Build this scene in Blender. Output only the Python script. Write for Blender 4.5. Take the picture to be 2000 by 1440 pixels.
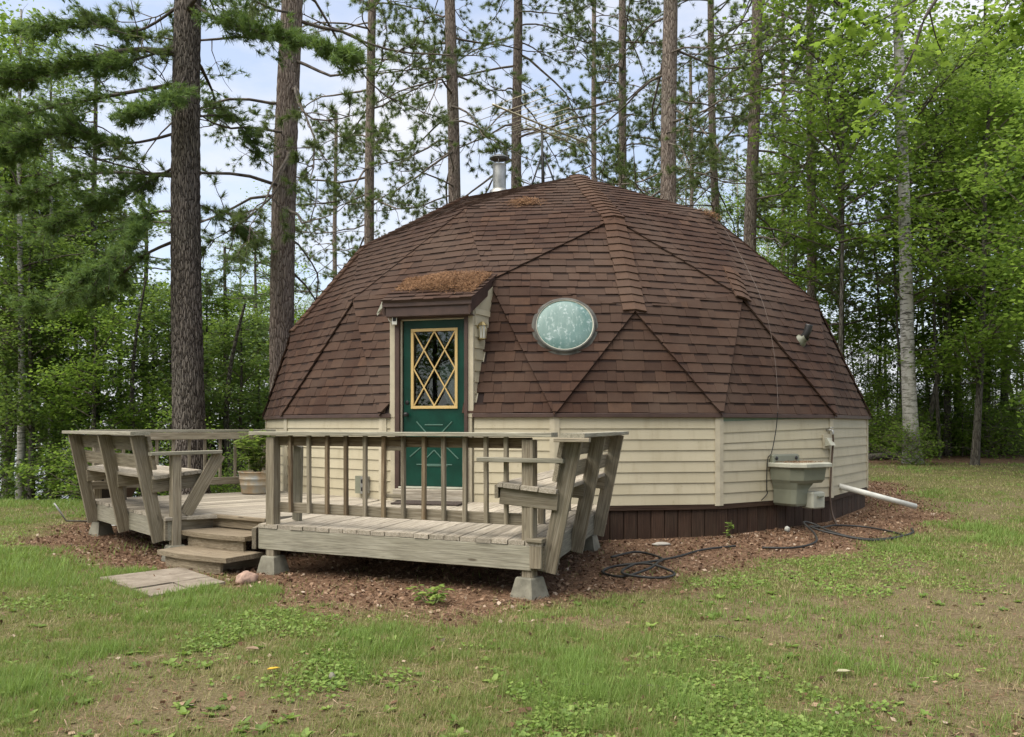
import bpy, math, random
import numpy as np
from mathutils import Vector, Matrix, noise as mnoise

random.seed(7); rng = np.random.default_rng(7)
sc = bpy.context.scene
R = math.radians
for o in list(bpy.data.objects): bpy.data.objects.remove(o)

# ------------------------------------------------------------------ camera
EYE = 1.385
cam = bpy.data.cameras.new('camera'); cam.sensor_width = 36; cam.lens = 29.16
cam.shift_y = 0.0562; cam.clip_start = 0.05; cam.clip_end = 5000
cob = bpy.data.objects.new('camera', cam); sc.collection.objects.link(cob)
cob.location = (0, 0, EYE); cob.rotation_euler = (R(90), 0, 0); sc.camera = cob
# ------------------------------------------------------------------ sky and sun
SUN_EL, SUN_AZ = 62, 240       # azimuth clockwise from +Y: high, to the left and a little behind the camera
w = bpy.data.worlds.new('World'); sc.world = w; w.use_nodes = True
wt = w.node_tree; wt.nodes.clear()
def wn(t, ins=None, **p):
    n = wt.nodes.new(t)
    for k, v in p.items(): setattr(n, k, v)
    for k, v in (ins or {}).items():
        if isinstance(v, bpy.types.NodeSocket): wt.links.new(v, n.inputs[k])
        else: n.inputs[k].default_value = v
    return n
sky = wn('ShaderNodeTexSky', sky_type='NISHITA', sun_disc=False, sun_elevation=R(SUN_EL), sun_rotation=R(SUN_AZ), air_density=1.0, dust_density=2.0, ozone_density=1.5)
tc = wn('ShaderNodeTexCoord')
mp = wn('ShaderNodeMapping', {'Vector': tc.outputs['Generated'], 'Scale': (1.0, 1.0, 2.6)})
cn = wn('ShaderNodeTexNoise', {'Vector': mp.outputs[0], 'Scale': 3.1, 'Detail': 9.0, 'Roughness': 0.58})
cr = wn('ShaderNodeValToRGB', {'Fac': cn.outputs['Fac']})
cr.color_ramp.elements[0].color = (.36, .36, .36, 1); cr.color_ramp.elements[0].position = 0.38; cr.color_ramp.elements[1].position = 0.66
cmx = wn('ShaderNodeMix', {0: cr.outputs[0], 6: sky.outputs[0], 7: (3.7, 3.75, 4.0, 1)}, data_type='RGBA')
bg = wn('ShaderNodeBackground', {'Color': cmx.outputs[2], 'Strength': 0.06})
wo = wn('ShaderNodeOutputWorld', {'Surface': bg.outputs[0]})
sl = bpy.data.lights.new('sun', 'SUN'); sl.energy = 1.5; sl.angle = R(75); sl.color = (1, .93, .82)
so = bpy.data.objects.new('sun', sl); sc.collection.objects.link(so)
sdir = Vector((math.sin(R(SUN_AZ))*math.cos(R(SUN_EL)), math.cos(R(SUN_AZ))*math.cos(R(SUN_EL)), math.sin(R(SUN_EL))))
so.rotation_euler = sdir.to_track_quat('Z', 'Y').to_euler(); so.location = sdir*60
sc.view_settings.view_transform = 'Standard'; sc.view_settings.look = 'None'
sc.view_settings.gamma = 1; sc.view_settings.use_curve_mapping = False
sc.view_settings.exposure = 2.15
sc.cycles.max_bounces = 8; sc.cycles.transparent_max_bounces = 8
sc.cycles.diffuse_bounces = 5; sc.cycles.glossy_bounces = 3; sc.cycles.caustics_reflective = False; sc.cycles.caustics_refractive = False

# ------------------------------------------------------------------ helpers
COL = sc.collection; WM = {}
def link(o, M, parent=None):
    COL.objects.link(o); WM[o.name] = M
    if parent is not None:
        o.parent = parent; o.matrix_parent_inverse = WM[parent.name].inverted()
    o.matrix_basis = M
    return o
def tag(o, label=None, cat=None, group=None, kind=None):
    if label: o['label'] = label
    if cat: o['category'] = cat
    if group: o['group'] = group
    if kind: o['kind'] = kind
    return o
def empty(name, loc, label=None, cat=None, group=None):
    o = bpy.data.objects.new(name, None); o.empty_display_size = .2
    link(o, Matrix.Translation(Vector(loc))); tag(o, label, cat, group); return o
def mk(name, verts, faces, m, parent=None, M=None, smooth=False, flip=False):
    me = bpy.data.meshes.new(name); me.from_pydata([tuple(v) for v in verts], [], [tuple(f) for f in faces])
    if smooth: me.polygons.foreach_set('use_smooth', [True]*len(me.polygons))
    for mm in (m if isinstance(m, list) else [m]): me.materials.append(mm)
    o = bpy.data.objects.new(name, me); link(o, M or Matrix.Identity(4), parent); return o
def np_mesh(name, V, Fc, m, tone=None, smooth=False, extra=None):
    """V (n,3), Fc (m,k) -> mesh"""
    me = bpy.data.meshes.new(name); V = np.asarray(V, np.float32); Fc = np.asarray(Fc, np.int32); k = Fc.shape[1]
    me.vertices.add(len(V)); me.vertices.foreach_set('co', V.ravel())
    me.loops.add(Fc.size); me.loops.foreach_set('vertex_index', Fc.ravel())
    me.polygons.add(len(Fc)); me.polygons.foreach_set('loop_start', np.arange(0, Fc.size, k, dtype=np.int32))
    if smooth: me.polygons.foreach_set('use_smooth', np.ones(len(Fc), bool))
    for nm, a in ([('tone', tone)] if tone is not None else []) + list((extra or {}).items()):
        at = me.attributes.new(nm, 'FLOAT', 'POINT'); at.data.foreach_set('value', np.asarray(a, np.float32))
    me.update(calc_edges=True); me.materials.append(m); return me
def np_obj(name, V, Fc, m, parent=None, tone=None, smooth=False, M=None, extra=None):
    o = bpy.data.objects.new(name, np_mesh(name, V, Fc, m, tone, smooth, extra)); link(o, M or Matrix.Identity(4), parent); return o
def frame(p, x, up):
    x = Vector(x).normalized(); up = Vector(up)
    y = up.cross(x)
    if y.length < 1e-5: y = Vector((0, 1, 0)).cross(x)
    y.normalize(); z = x.cross(y)
    M = Matrix((x, y, z)).transposed().to_4x4(); M.translation = Vector(p); return M
def chbox(L, wd, h, c=.004):
    a, b = wd/2, h/2; c = min(c, a*.4, b*.4)
    s = [(-a, -b+c), (-a+c, -b), (a-c, -b), (a, -b+c), (a, b-c), (a-c, b), (-a+c, b), (-a, b-c)]
    V = [(x, y, z) for x in (-L/2, L/2) for y, z in s]
    Fc = [(i, (i+1) % 8, 8+(i+1) % 8, 8+i) for i in range(8)] + [tuple(range(7, -1, -1)), tuple(range(8, 16))]
    return V, [f[::-1] if len(f) == 4 else f for f in Fc]
def board(name, p0, p1, wd, h, m, parent=None, up=(0, 0, 1), c=.004):
    p0, p1 = Vector(p0), Vector(p1); V, Fc = chbox((p1-p0).length, wd, h, c)
    return mk(name, V, Fc, m, parent, frame((p0+p1)/2, p1-p0, up))
def prism(name, pts, nrm, th, xd, m, parent=None):
    """planar polygon (world, top side) extruded by th against nrm"""
    pts = [Vector(p) for p in pts]; nrm = Vector(nrm).normalized()
    M = frame(sum(pts, Vector())/len(pts), xd, nrm); Mi = M.inverted(); n = len(pts)
    ar = sum(((pts[i]-pts[0]).cross(pts[(i+1) % n]-pts[0]) for i in range(n)), Vector()).dot(nrm)
    if ar < 0: pts = pts[::-1]
    V = [Mi @ p for p in pts] + [Mi @ (p-nrm*th) for p in pts]
    Fc = [tuple(range(n)), tuple(range(2*n-1, n-1, -1))] + [(i, n+i, n+(i+1) % n, (i+1) % n) for i in range(n)]
    return mk(name, V, Fc, m, parent, M)
def tube_np(path, rad, seg=8, cap=True):
    path = [Vector(p) for p in path]; n = len(path)
    if not hasattr(rad, '__len__'): rad = [rad]*n
    V = []; Fc = []; pu = None
    for i, p in enumerate(path):
        t = (path[min(i+1, n-1)]-path[max(i-1, 0)]).normalized()
        u = pu if pu is not None else (Vector((0, 0, 1)) if abs(t.z) < .9 else Vector((1, 0, 0)))
        u = (u-t*u.dot(t)).normalized(); v = t.cross(u); pu = u
        for k in range(seg):
            a = 2*math.pi*k/seg; V.append(p+(u*math.cos(a)+v*math.sin(a))*rad[i])
    for i in range(n-1):
        for k in range(seg):
            k2 = (k+1) % seg; Fc.append((i*seg+k, i*seg+k2, (i+1)*seg+k2, (i+1)*seg+k))
    if cap: Fc += [tuple(range(seg-1, -1, -1)), tuple(range((n-1)*seg, n*seg))]
    return V, Fc
def tube(name, path, rad, m, parent=None, seg=8, smooth=True):
    V, Fc = tube_np(path, rad, seg); return mk(name, V, Fc, m, parent, smooth=smooth)
def lathe(name, prof, m, parent=None, M=None, seg=24, smooth=True):
    V = []; Fc = []
    for r, z in prof:
        for k in range(seg): a = 2*math.pi*k/seg; V.append((r*math.cos(a), r*math.sin(a), z))
    for i in range(len(prof)-1):
        for k in range(seg): k2 = (k+1) % seg; Fc.append((i*seg+k, i*seg+k2, (i+1)*seg+k2, (i+1)*seg+k))
    return mk(name, V, Fc, m, parent, M, smooth)
def cat(parts):
    """join [(V,F)] lists"""
    V = []; Fc = []
    for v, f in parts:
        k = len(V); V += list(v); Fc += [tuple(i+k for i in q) for q in f]
    return V, Fc
def smooth_path(pts, n=8):
    pts = [Vector(p) for p in pts]; out = []
    P = [pts[0]] + pts + [pts[-1]]
    for i in range(1, len(P)-2):
        for k in range(n):
            t = k/n; a, b, c, d = P[i-1], P[i], P[i+1], P[i+2]
            out.append(.5*((2*b)+(c-a)*t+(2*a-5*b+4*c-d)*t*t+(3*b-a-3*c+d)*t**3))
    out.append(pts[-1]); return out

# ------------------------------------------------------------------ materials
class Mt:
    def __init__(s, name):
        s.m = bpy.data.materials.new(name); s.m.use_nodes = True; s.t = s.m.node_tree; s.t.nodes.clear()
        s.out = s.n('ShaderNodeOutputMaterial')
    def n(s, t, ins=None, **p):
        n = s.t.nodes.new(t)
        for k, v in p.items(): setattr(n, k, v)
        for k, v in (ins or {}).items():
            if isinstance(v, bpy.types.NodeSocket): s.t.links.new(v, n.inputs[k])
            else: n.inputs[k].default_value = v
        return n
    def ramp(s, f, els, interp='LINEAR'):
        n = s.n('ShaderNodeValToRGB', {'Fac': f}); cr = n.color_ramp; cr.interpolation = interp
        while len(cr.elements) < len(els): cr.elements.new(.5)
        for e, (p, c) in zip(cr.elements, els): e.position = p; e.color = (*c, 1) if len(c) == 3 else c
        return n.outputs[0]
    def mix(s, f, a, b, blend='MIX'):
        fx = lambda c: (*c, 1) if isinstance(c, tuple) and len(c) == 3 else c
        return s.n('ShaderNodeMix', {0: f, 6: fx(a), 7: fx(b)}, data_type='RGBA', blend_type=blend).outputs[2]
    def math(s, op, a, b=0., clamp=False): return s.n('ShaderNodeMath', {0: a, 1: b}, operation=op, use_clamp=clamp).outputs[0]
    def noise(s, vec, scale, detail=4., rough=.55, dist=0.): return s.n('ShaderNodeTexNoise', {'Vector': vec, 'Scale': scale, 'Detail': detail, 'Roughness': rough, 'Distortion': dist}).outputs['Fac']
    def coord(s, kind='Object', scale=(1, 1, 1), rnd=0):
        v = s.n('ShaderNodeTexCoord').outputs[kind]
        if rnd:
            r = s.n('ShaderNodeObjectInfo').outputs['Random']; rr = s.math('MULTIPLY', r, float(rnd))
            v = s.n('ShaderNodeVectorMath', {0: v, 1: s.n('ShaderNodeCombineXYZ', {0: rr, 1: rr, 2: rr}).outputs[0]}, operation='ADD').outputs[0]
        return s.n('ShaderNodeMapping', {'Vector': v, 'Scale': scale}).outputs[0]
    def rand(s): return s.n('ShaderNodeObjectInfo').outputs['Random']
    def attr(s, nm): return s.n('ShaderNodeAttribute', attribute_name=nm).outputs['Fac']
    def bump(s, h, strength=.4, dist=.01): return s.n('ShaderNodeBump', {'Height': h, 'Strength': strength, 'Distance': dist}).outputs[0]
    def bsdf(s, col, rough=.6, normal=None, metal=0., spec=.4, **kw):
        ins = {'Base Color': (*col, 1) if isinstance(col, tuple) and len(col) == 3 else col, 'Roughness': rough, 'Metallic': metal, 'Specular IOR Level': spec}
        if normal is not None: ins['Normal'] = normal
        ins.update(kw); return s.n('ShaderNodeBsdfPrincipled', ins).outputs[0]
    def done(s, sh): s.t.links.new(sh, s.out.inputs[0]); return s.m
def plain(name, col, rough=.6, metal=0., spec=.4, var=.15, sc_=6., bump=.15):
    t = Mt(name); c = t.coord('Object', rnd=20); n1 = t.noise(c, sc_, 6); n2 = t.noise(c, sc_*9, 3)
    d = tuple(x*(1-var*1.6) for x in col); l = tuple(min(1, x*(1+var)) for x in col)
    cc = t.ramp(n1, [(.3, d), (.7, l)])
    return t.done(t.bsdf(cc, rough, t.bump(n2, bump, .004), metal, spec))
def wood(name, c1, c2, c3, algae=.35, rough=.82):
    t = Mt(name); c = t.coord('Object', (1, 1, 1), 37)
    g = t.noise(t.n('ShaderNodeMapping', {'Vector': c, 'Scale': (1.6, 34, 34)}).outputs[0], 1.6, 6, .6, .6)
    fine = t.noise(t.n('ShaderNodeMapping', {'Vector': c, 'Scale': (5, 190, 190)}).outputs[0], 1., 3, .6)
    big = t.noise(c, 1.7, 4, .6)
    col = t.ramp(g, [(.28, c1), (.5, c2), (.72, c3)])
    col = t.mix(t.math('MULTIPLY', t.ramp(fine, [(.35, (1, 1, 1)), (.55, (0, 0, 0))]), .55), col, tuple(x*.45 for x in c1))
    col = t.mix(t.math('MULTIPLY', t.ramp(big, [(.45, (0, 0, 0)), (.7, (1, 1, 1))]), algae), col, (.19, .18, .12))
    kn = t.n('ShaderNodeTexVoronoi', {'Vector': t.n('ShaderNodeMapping', {'Vector': c, 'Scale': (1.1, 4.5, 4.5)}).outputs[0], 'Scale': 1.6}).outputs['Distance']
    col = t.mix(t.ramp(kn, [(.05, (.75, .75, .75)), (.1, (0, 0, 0))]), col, (.06, .045, .03))
    hs = t.n('ShaderNodeHueSaturation', {'Color': col, 'Value': t.math('MULTIPLY_ADD', t.rand(), .5) if False else t.math('ADD', t.math('MULTIPLY', t.rand(), .42), .78)}).outputs[0]
    return t.done(t.bsdf(hs, rough, t.bump(t.math('ADD', g, fine), .5, .004), 0., .25))
M_deck = wood('weathered_deck_wood', (.20, .172, .13), (.35, .31, .245), (.48, .435, .36), .15)
M_rail = wood('weathered_rail_wood', (.13, .105, .07), (.245, .21, .15), (.34, .30, .23), .22)
M_brown_wood = wood('brown_baluster_wood', (.09, .06, .034), (.19, .135, .08), (.30, .245, .165), .25)
M_fascia = wood('grey_fascia_wood', (.17, .156, .118), (.255, .24, .185), (.325, .31, .245), .25)
M_step = wood('tan_step_wood', (.15, .115, .073), (.255, .205, .138), (.35, .295, .21), .08)
M_skirt = wood('brown_stained_board', (.026, .0135, .0075), (.05, .027, .0165), (.078, .045, .029), .06, .7)
def siding_mat():
    t = Mt('cream_vinyl_siding'); c = t.coord('Object', rnd=11)
    st = t.noise(t.n('ShaderNodeMapping', {'Vector': c, 'Scale': (7, 1, .8)}).outputs[0], 1.3, 6, .6)
    sp = t.noise(c, 26, 3, .6)
    col = t.ramp(t.noise(c, 1.1, 3), [(.3, (.385, .342, .235)), (.7, (.455, .41, .295))])
    col = t.mix(t.math('MULTIPLY', t.ramp(st, [(.52, (0, 0, 0)), (.8, (1, 1, 1))]), .4), col, (.24, .2, .12))
    col = t.mix(t.math('MULTIPLY', t.ramp(sp, [(.66, (0, 0, 0)), (.78, (1, 1, 1))]), .55), col, (.16, .14, .09))
    return t.done(t.bsdf(col, .5, t.bump(t.noise(t.n('ShaderNodeMapping', {'Vector': c, 'Scale': (2, 30, 30)}).outputs[0], 3, 3), .12, .002), 0., .3))
M_side = siding_mat()
M_trim = plain('cream_trim', (.43, .385, .28), .5, var=.1)
M_btrim = plain('brown_trim', (.062, .036, .028), .5, var=.2)
def shingle_mat():
    t = Mt('brown_asphalt_shingle'); tone = t.attr('tone'); vv = t.attr('vv'); low = t.attr('low')
    c = t.coord('Object')
    col = t.ramp(tone, [(0, (.035, .018, .0122)), (.3, (.047, .0248, .0165)), (.6, (.059, .0318, .0208)), (.85, (.074, .0405, .0255)), (1, (.094, .0505, .030))])
    gr = t.noise(c, 190, 2, .7); mid = t.noise(c, 14, 4, .6); wide = t.noise(c, .8, 4)
    col = t.mix(t.ramp(gr, [(.35, (.35, .35, .35)), (.5, (0, 0, 0))]), col, (.02, .011, .008))
    col = t.mix(t.ramp(gr, [(.6, (0, 0, 0)), (.75, (.5, .5, .5))]), col, (.15, .09, .06))
    col = t.mix(t.math('MULTIPLY', t.ramp(mid, [(.4, (1, 1, 1)), (.6, (0, 0, 0))]), .3), col, (.033, .018, .013))
    col = t.mix(t.math('MULTIPLY', t.ramp(wide, [(.40, (0, 0, 0)), (.75, (1, 1, 1))]), .5), col, (.105, .077, .058))
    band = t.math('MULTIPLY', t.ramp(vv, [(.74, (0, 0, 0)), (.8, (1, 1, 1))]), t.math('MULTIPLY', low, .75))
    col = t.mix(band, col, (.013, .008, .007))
    return t.done(t.bsdf(col, .9, t.bump(gr, .5, .004), 0., .2))
M_shingle = shingle_mat()
M_shell = plain('roof_felt', (.02, .012, .01), .95)
M_green = plain('green_door_paint', (.002, .040, .026), .32, var=.18, bump=.05)
M_gline = plain('pale_green_moulding', (.075, .15, .115), .4)
M_yellow = plain('cream_yellow_paint', (.52, .37, .15), .45, var=.08)
M_black = plain('black_metal', (.012, .012, .012), .4)
M_rubber = plain('black_rubber', (.022, .022, .02), .55, var=.4)
M_galv = plain('galvanised_steel', (.36, .36, .34), .42, .75, var=.25)
M_brass = plain('aged_brass', (.42, .33, .15), .35, .8)
M_white = plain('white_plastic', (.60, .60, .54), .4, var=.08)
M_greyp = plain('grey_green_plastic', (.17, .178, .13), .45, var=.12, sc_=3)
M_greylid = plain('pale_grey_plastic', (.36, .36, .29), .45, var=.15)
M_conc = plain('concrete', (.20, .19, .145), .9, var=.25, sc_=9, bump=.6)
M_needles = None
def glass_mat(name, tint=(.9, .95, .93), refl=.12):
    t = Mt(name); fr = t.n('ShaderNodeFresnel', {'IOR': 1.5}).outputs[0]
    g = t.n('ShaderNodeBsdfGlossy', {'Color': (1, 1, 1, 1), 'Roughness': .01}).outputs[0]; tr = t.n('ShaderNodeBsdfTransparent', {'Color': (*tint, 1)}).outputs[0]
    return t.done(t.n('ShaderNodeMixShader', {0: t.math('ADD', fr, refl, True), 1: tr, 2: g}).outputs[0])
M_glass = glass_mat('window_glass', (.8, .86, .84), .01)
def leafmat(name, els, trans=.4, rough=.55, rndv=.3):
    t = Mt(name); tone = t.attr('tone'); col = t.ramp(tone, els)
    if rndv: col = t.n('ShaderNodeHueSaturation', {'Color': col, 'Value': t.math('ADD', t.math('MULTIPLY', t.rand(), rndv), 1-rndv/2)}).outputs[0]
    b = t.bsdf(col, rough, None, 0., .25)
    tl = t.n('ShaderNodeBsdfTranslucent', {'Color': t.mix(.5, col, (.34, .48, .08), 'MIX') if trans > .3 else col}).outputs[0]
    return t.done(t.n('ShaderNodeMixShader', {0: trans, 1: b, 2: tl}).outputs[0])
M_carpet = leafmat('needle_carpet', [(0, (.085, .046, .025)), (.5, (.19, .105, .06)), (.85, (.29, .19, .12)), (1, (.38, .285, .2))], .1, .7, 0)
M_needle_brown = leafmat('dry_pine_needles', [(0, (.075, .036, .016)), (.5, (.19, .095, .042)), (1, (.33, .19, .095))], .1, .7, 0)

# ------------------------------------------------------------------ terrain
def sstep(a, b, x):
    t = np.clip((np.asarray(x, float)-a)/(b-a), 0, 1); return t*t*(3-2*t)
def gz(x, y):
    x = np.asarray(x, float); y = np.asarray(y, float)
    up = .022*np.maximum(0, np.minimum(y, 60)-8)*sstep(0, 5, x)
    lf = sstep(-1, -7, x-(y-14)*.25)
    down = -np.minimum(np.maximum(0, y-14.2)*.16, 4.2)*lf*sstep(14, 20, y)
    bumps = .012*np.sin(x*1.7+y*.6)*np.sin(y*1.3-x*.4)
    return up+down+bumps*sstep(2.5, 4, y)
def gzf(x, y): return float(gz(x, y))
LITTER = [(-5.9, 9.9), (-5.37, 9.35), (-4.3, 8.3), (-3.34, 8.05), (-2.27, 7.1), (-1.39, 6.42), (-.56, 6.15), (.38, 6.22), (1.35, 7.2), (2.54, 8.2), (4.22, 9.7), (5.7, 11.2), (6.9, 13.6), (7.9, 17.), (6, 21), (-2, 21), (-6.3, 14), (-6.2, 11)]
def poly_sd(P, poly):
    """signed distance (negative inside) of points P (n,2)"""
    poly = np.array(poly, float); n = len(poly); P = np.asarray(P, float); d = np.full(len(P), 1e9); ins = np.zeros(len(P), bool)
    for i in range(n):
        a, b = poly[i], poly[(i+1) % n]; e = b-a; wv = P-a
        t = np.clip((wv@e)/(e@e), 0, 1); q = wv-np.outer(t, e); d = np.minimum(d, np.sqrt((q*q).sum(1)))
        c = ((a[1] <= P[:, 1]) & (b[1] > P[:, 1])) | ((b[1] <= P[:, 1]) & (a[1] > P[:, 1]))
        with np.errstate(divide='ignore', invalid='ignore'): xi = a[0]+(P[:, 1]-a[1])*e[0]/(e[1] if e[1] else 1e-9)
        ins ^= c & (P[:, 0] < xi)
    return np.where(ins, -d, d)
def vnoise(P, s, seed=0):
    """cheap numpy value noise, two octaves, 0..1"""
    P = np.asarray(P, float); out = 0; amp = .65
    r2 = np.random.default_rng(100+seed); T = r2.random((256, 256))
    for o in range(3):
        q = P*s*2**o+seed*7.3; i = np.floor(q).astype(int); f = q-i; f = f*f*(3-2*f)
        g = lambda a, b: T[(i[:, 0]+a) % 256, (i[:, 1]+b) % 256]
        out = out+amp*((g(0, 0)*(1-f[:, 0])+g(1, 0)*f[:, 0])*(1-f[:, 1])+(g(0, 1)*(1-f[:, 0])+g(1, 1)*f[:, 0])*f[:, 1]); amp *= .5
    return out/1.1375
WOODFLOOR = [(6.5, 22.5), (10, 23.2), (16, 24), (40, 26), (60, 70), (5, 70)]
def litter_mask(P):
    sd = np.minimum(poly_sd(P, LITTER)+(vnoise(P, 1.1, 3)-.5)*1.2+(vnoise(P, 5, 4)-.5)*.5, poly_sd(P, WOODFLOOR)+(vnoise(P, .8, 5)-.5)*2.5)
    return 1-sstep(-.25, .35, sd)
def dirt_mask(P):
    P = np.asarray(P, float); n = vnoise(P, .55, 9)*.6+vnoise(P, 1.9, 12)*.4
    right = sstep(-.5, 2.2, P[:, 0])*(1-sstep(5.5, 7.5, P[:, 1]))*.13
    left = np.exp(-(((P[:, 0]+2.35)/.45)**2+((P[:, 1]-4.85)/.35)**2))*.3
    return sstep(.505, .69, n+right*.95+left)*.9
def build_ground():
    xs = np.unique(np.concatenate([np.linspace(-9, 9, 140), np.linspace(-60, 60, 80), np.array([-1500, -600, -250, -120, 120, 250, 600, 1500])]))
    ys = np.unique(np.concatenate([np.linspace(2, 18, 130), np.linspace(-6, 80, 70), np.array([-400, -100, -30, 120, 200, 400, 900, 2500])]))
    X, Y = np.meshgrid(xs, ys); P = np.stack([X.ravel(), Y.ravel()], 1); Z = gz(P[:, 0], P[:, 1])
    nx = len(xs); idx = np.arange(len(P)).reshape(len(ys), nx)
    Fc = np.stack([idx[:-1, :-1].ravel(), idx[:-1, 1:].ravel(), idx[1:, 1:].ravel(), idx[1:, :-1].ravel()], 1)
    t = Mt('lawn_soil'); c = t.coord('Object'); lit = t.attr('litter'); dirt = t.attr('dirt')
    n1 = t.noise(c, 1.4, 6, .6); n2 = t.noise(c, 9, 5, .65); n3 = t.noise(c, 60, 3, .7)
    g = t.ramp(n2, [(.3, (.065, .066, .022)), (.5, (.12, .11, .045)), (.7, (.20, .17, .085))])
    g = t.mix(t.ramp(n3, [(.4, (.6, .6, .6)), (.6, (0, 0, 0))]), g, (.06, .06, .022))
    d = t.ramp(n3, [(.3, (.075, .056, .03)), (.5, (.14, .11, .062)), (.72, (.22, .178, .11))])
    l = t.ramp(n3, [(.3, (.055, .033, .02)), (.5, (.14, .085, .052)), (.72, (.23, .155, .105))])
    dm = t.math('ADD', dirt, t.math('MULTIPLY', t.math('SUBTRACT', n2, .5), .9), True)
    col = t.mix(dm, g, d); col = t.mix(lit, col, l)
    m = t.done(t.bsdf(col, .95, t.bump(t.math('ADD', n3, n2), .8, .02), 0., .1))
    o = np_obj('ground', np.column_stack([P, Z]), Fc, m, smooth=True, extra={'litter': litter_mask(P), 'dirt': dirt_mask(P)})
    tag(o, kind='structure'); return o
build_ground()
def build_lake():
    t = Mt('lake_water'); c = t.coord('Object'); nn = t.noise(t.n('ShaderNodeMapping', {'Vector': c, 'Scale': (.5, 1.6, 1)}).outputs[0], 1.5, 4)
    m = t.done(t.bsdf((.05, .07, .08), .06, t.bump(nn, .25, .05), 0., .6))
    V = [(-900, 34, -3.6), (-4, 34, -3.6), (160, 700, -3.6), (-900, 700, -3.6)]
    tag(mk('lake', V, [(0, 1, 2, 3)], m), kind='structure')
build_lake()
# ------------------------------------------------------------------ dome house
CX, CY, RS, SZ, ZC, ALPHA = .805, 15.03, 5.25, .931, .679, 8.19
TI = math.degrees(math.atan(2)); A1 = 2*math.asin(.34862/2)
def sph(p, a): p, a = R(p), R(a); return Vector((math.sin(p)*math.sin(a), -math.sin(p)*math.cos(a), math.cos(p)))
def slp(P, Q, wv): T = P.angle(Q); return (P*math.sin(T-wv)+Q*math.sin(wv))/math.sin(T)
TOPV = Vector((0, 0, 1)); Bv = lambda k: sph(TI, ALPHA+72*k); Lv = lambda k: sph(180-TI, ALPHA+36+72*k)
def base(az): return sph(79.8, az)
def W3(v): return Vector((CX+RS*v.x, CY+RS*v.y, ZC+RS*SZ*v.z))
DV = {'T': W3(TOPV)}
for k in range(5):
    DV['r1', k] = W3(slp(TOPV, Bv(k), A1)); DV['r2', k] = W3(slp(Bv(k), TOPV, A1)); DV['B', k] = W3(Bv(k))
    DV['fc', k] = W3((TOPV+Bv(k)+Bv(k+1)).normalized())
    DV['i1', k] = W3(slp(Bv(k), Bv(k+1), A1)); DV['i2', k] = W3(slp(Bv(k+1), Bv(k), A1))
    DV['b0', k] = W3(base(ALPHA+72*k-11.8)); DV['b1', k] = W3(base(ALPHA+72*k+11.8)); DV['bm', k] = W3(base(ALPHA+72*k+36))
# the real shell is not perfectly regular
for key, d in {('r2', 0): (.085, 0, 0), ('B', 0): (.052, 0, -.032), ('i2', 4): (.02, 0, .05), ('i1', 0): (-.025, 0, -.08), ('fc', 0): (-.06, 0, .08), ('i1', 4): (-.03, 0, -.04),
               ('r1', 0): (0, 0, .07), ('i2', 0): (0, 0, .05), ('b0', 0): (.026, 0, 0), ('b1', 0): (-.013, 0, 0), ('bm', 0): (-.013, 0, 0), ('b0', 1): (.045, 0, 0), ('bm', 4): (-.045, 0, 0), ('b0', 4): (.1, 0, 0)}.items():
    DV[key] = DV[key]+Vector(d)
ZE = DV['b0', 0].z                                        # eave height
FACETS = []                                               # (tri, proud offset, overhang)
for k in range(5):
    q = (k+1) % 5; g = DV
    FACETS += [((g['T'], g['r1', k], g['r1', q]), .035, .0), ((g['r1', k], g['r2', k], g['fc', k]), .03, .012), ((g['r1', k], g['fc', k], g['r1', q]), .03, .012), ((g['r1', q], g['fc', k], g['r2', q]), .03, .012),
               ((g['r2', k], g['B', k], g['i1', k]), .014, 0), ((g['r2', k], g['i1', k], g['fc', k]), .034, .03), ((g['fc', k], g['i1', k], g['i2', k]), .026, .012), ((g['fc', k], g['i2', k], g['r2', q]), .034, .03), ((g['r2', q], g['i2', k], g['B', q]), .014, 0),
               ((g['B', k], g['b0', k], g['b1', k]), 0, 0), ((g['B', k], g['b1', k], g['i1', k]), .03, .03), ((g['i1', k], g['b1', k], g['bm', k]), 0, 0), ((g['i1', k], g['bm', k], g['i2', k]), .03, .03), ((g['i2', k], g['bm', k], g['b0', q]), 0, 0), ((g['i2', k], g['b0', q], g['B', q]), .03, .03)]
CORN = []
for k in range(5):
    CORN += [('b0', k), ('b1', k), ('bm', k)]
def wallpt(key, inset=.04):
    p = DV[key]; d = Vector((p.x-CX, p.y-CY, 0)).normalized(); return Vector((p.x-d.x*inset, p.y-d.y*inset, 0))
class Face:
    def __init__(s, a, b):
        s.c0, s.c1 = wallpt(a), wallpt(b); s.u = (s.c1-s.c0); s.L = s.u.length; s.u.normalize(); s.n = Vector((s.u.y, -s.u.x, 0))
    def p(s, a, z, o=0): return s.c0+s.u*a+s.n*o+Vector((0, 0, z))
WF = [Face(CORN[i], CORN[(i+1) % 15]) for i in range(15)]
fi = lambda a: CORN.index(a)
F_DOOR, F_LEFT, F_FRONT, F_RIGHT, F_FAR, F_EDGE = WF[fi(('bm', 4))], WF[fi(('b1', 4))], WF[fi(('b0', 0))], WF[fi(('b1', 0))], WF[fi(('bm', 0))], WF[fi(('b0', 4))]
PLANES = []
for tri, off, ov in FACETS:
    n = (tri[1]-tri[0]).cross(tri[2]-tri[0]).normalized(); c = sum(tri, Vector())/3
    if n.dot(c-Vector((CX, CY, ZC))) < 0: n = -n
    PLANES.append((c, n))
def dome_hit(o, d):
    """distance along ray to the convex shell"""
    return max((c-o).dot(n)/d.dot(n) for c, n in PLANES if d.dot(n) < -1e-4)
house = empty('dome_house', (CX, CY, 0), 'round brown-shingled geodesic dome house with cream siding and green door', 'house')
roof = None
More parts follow.
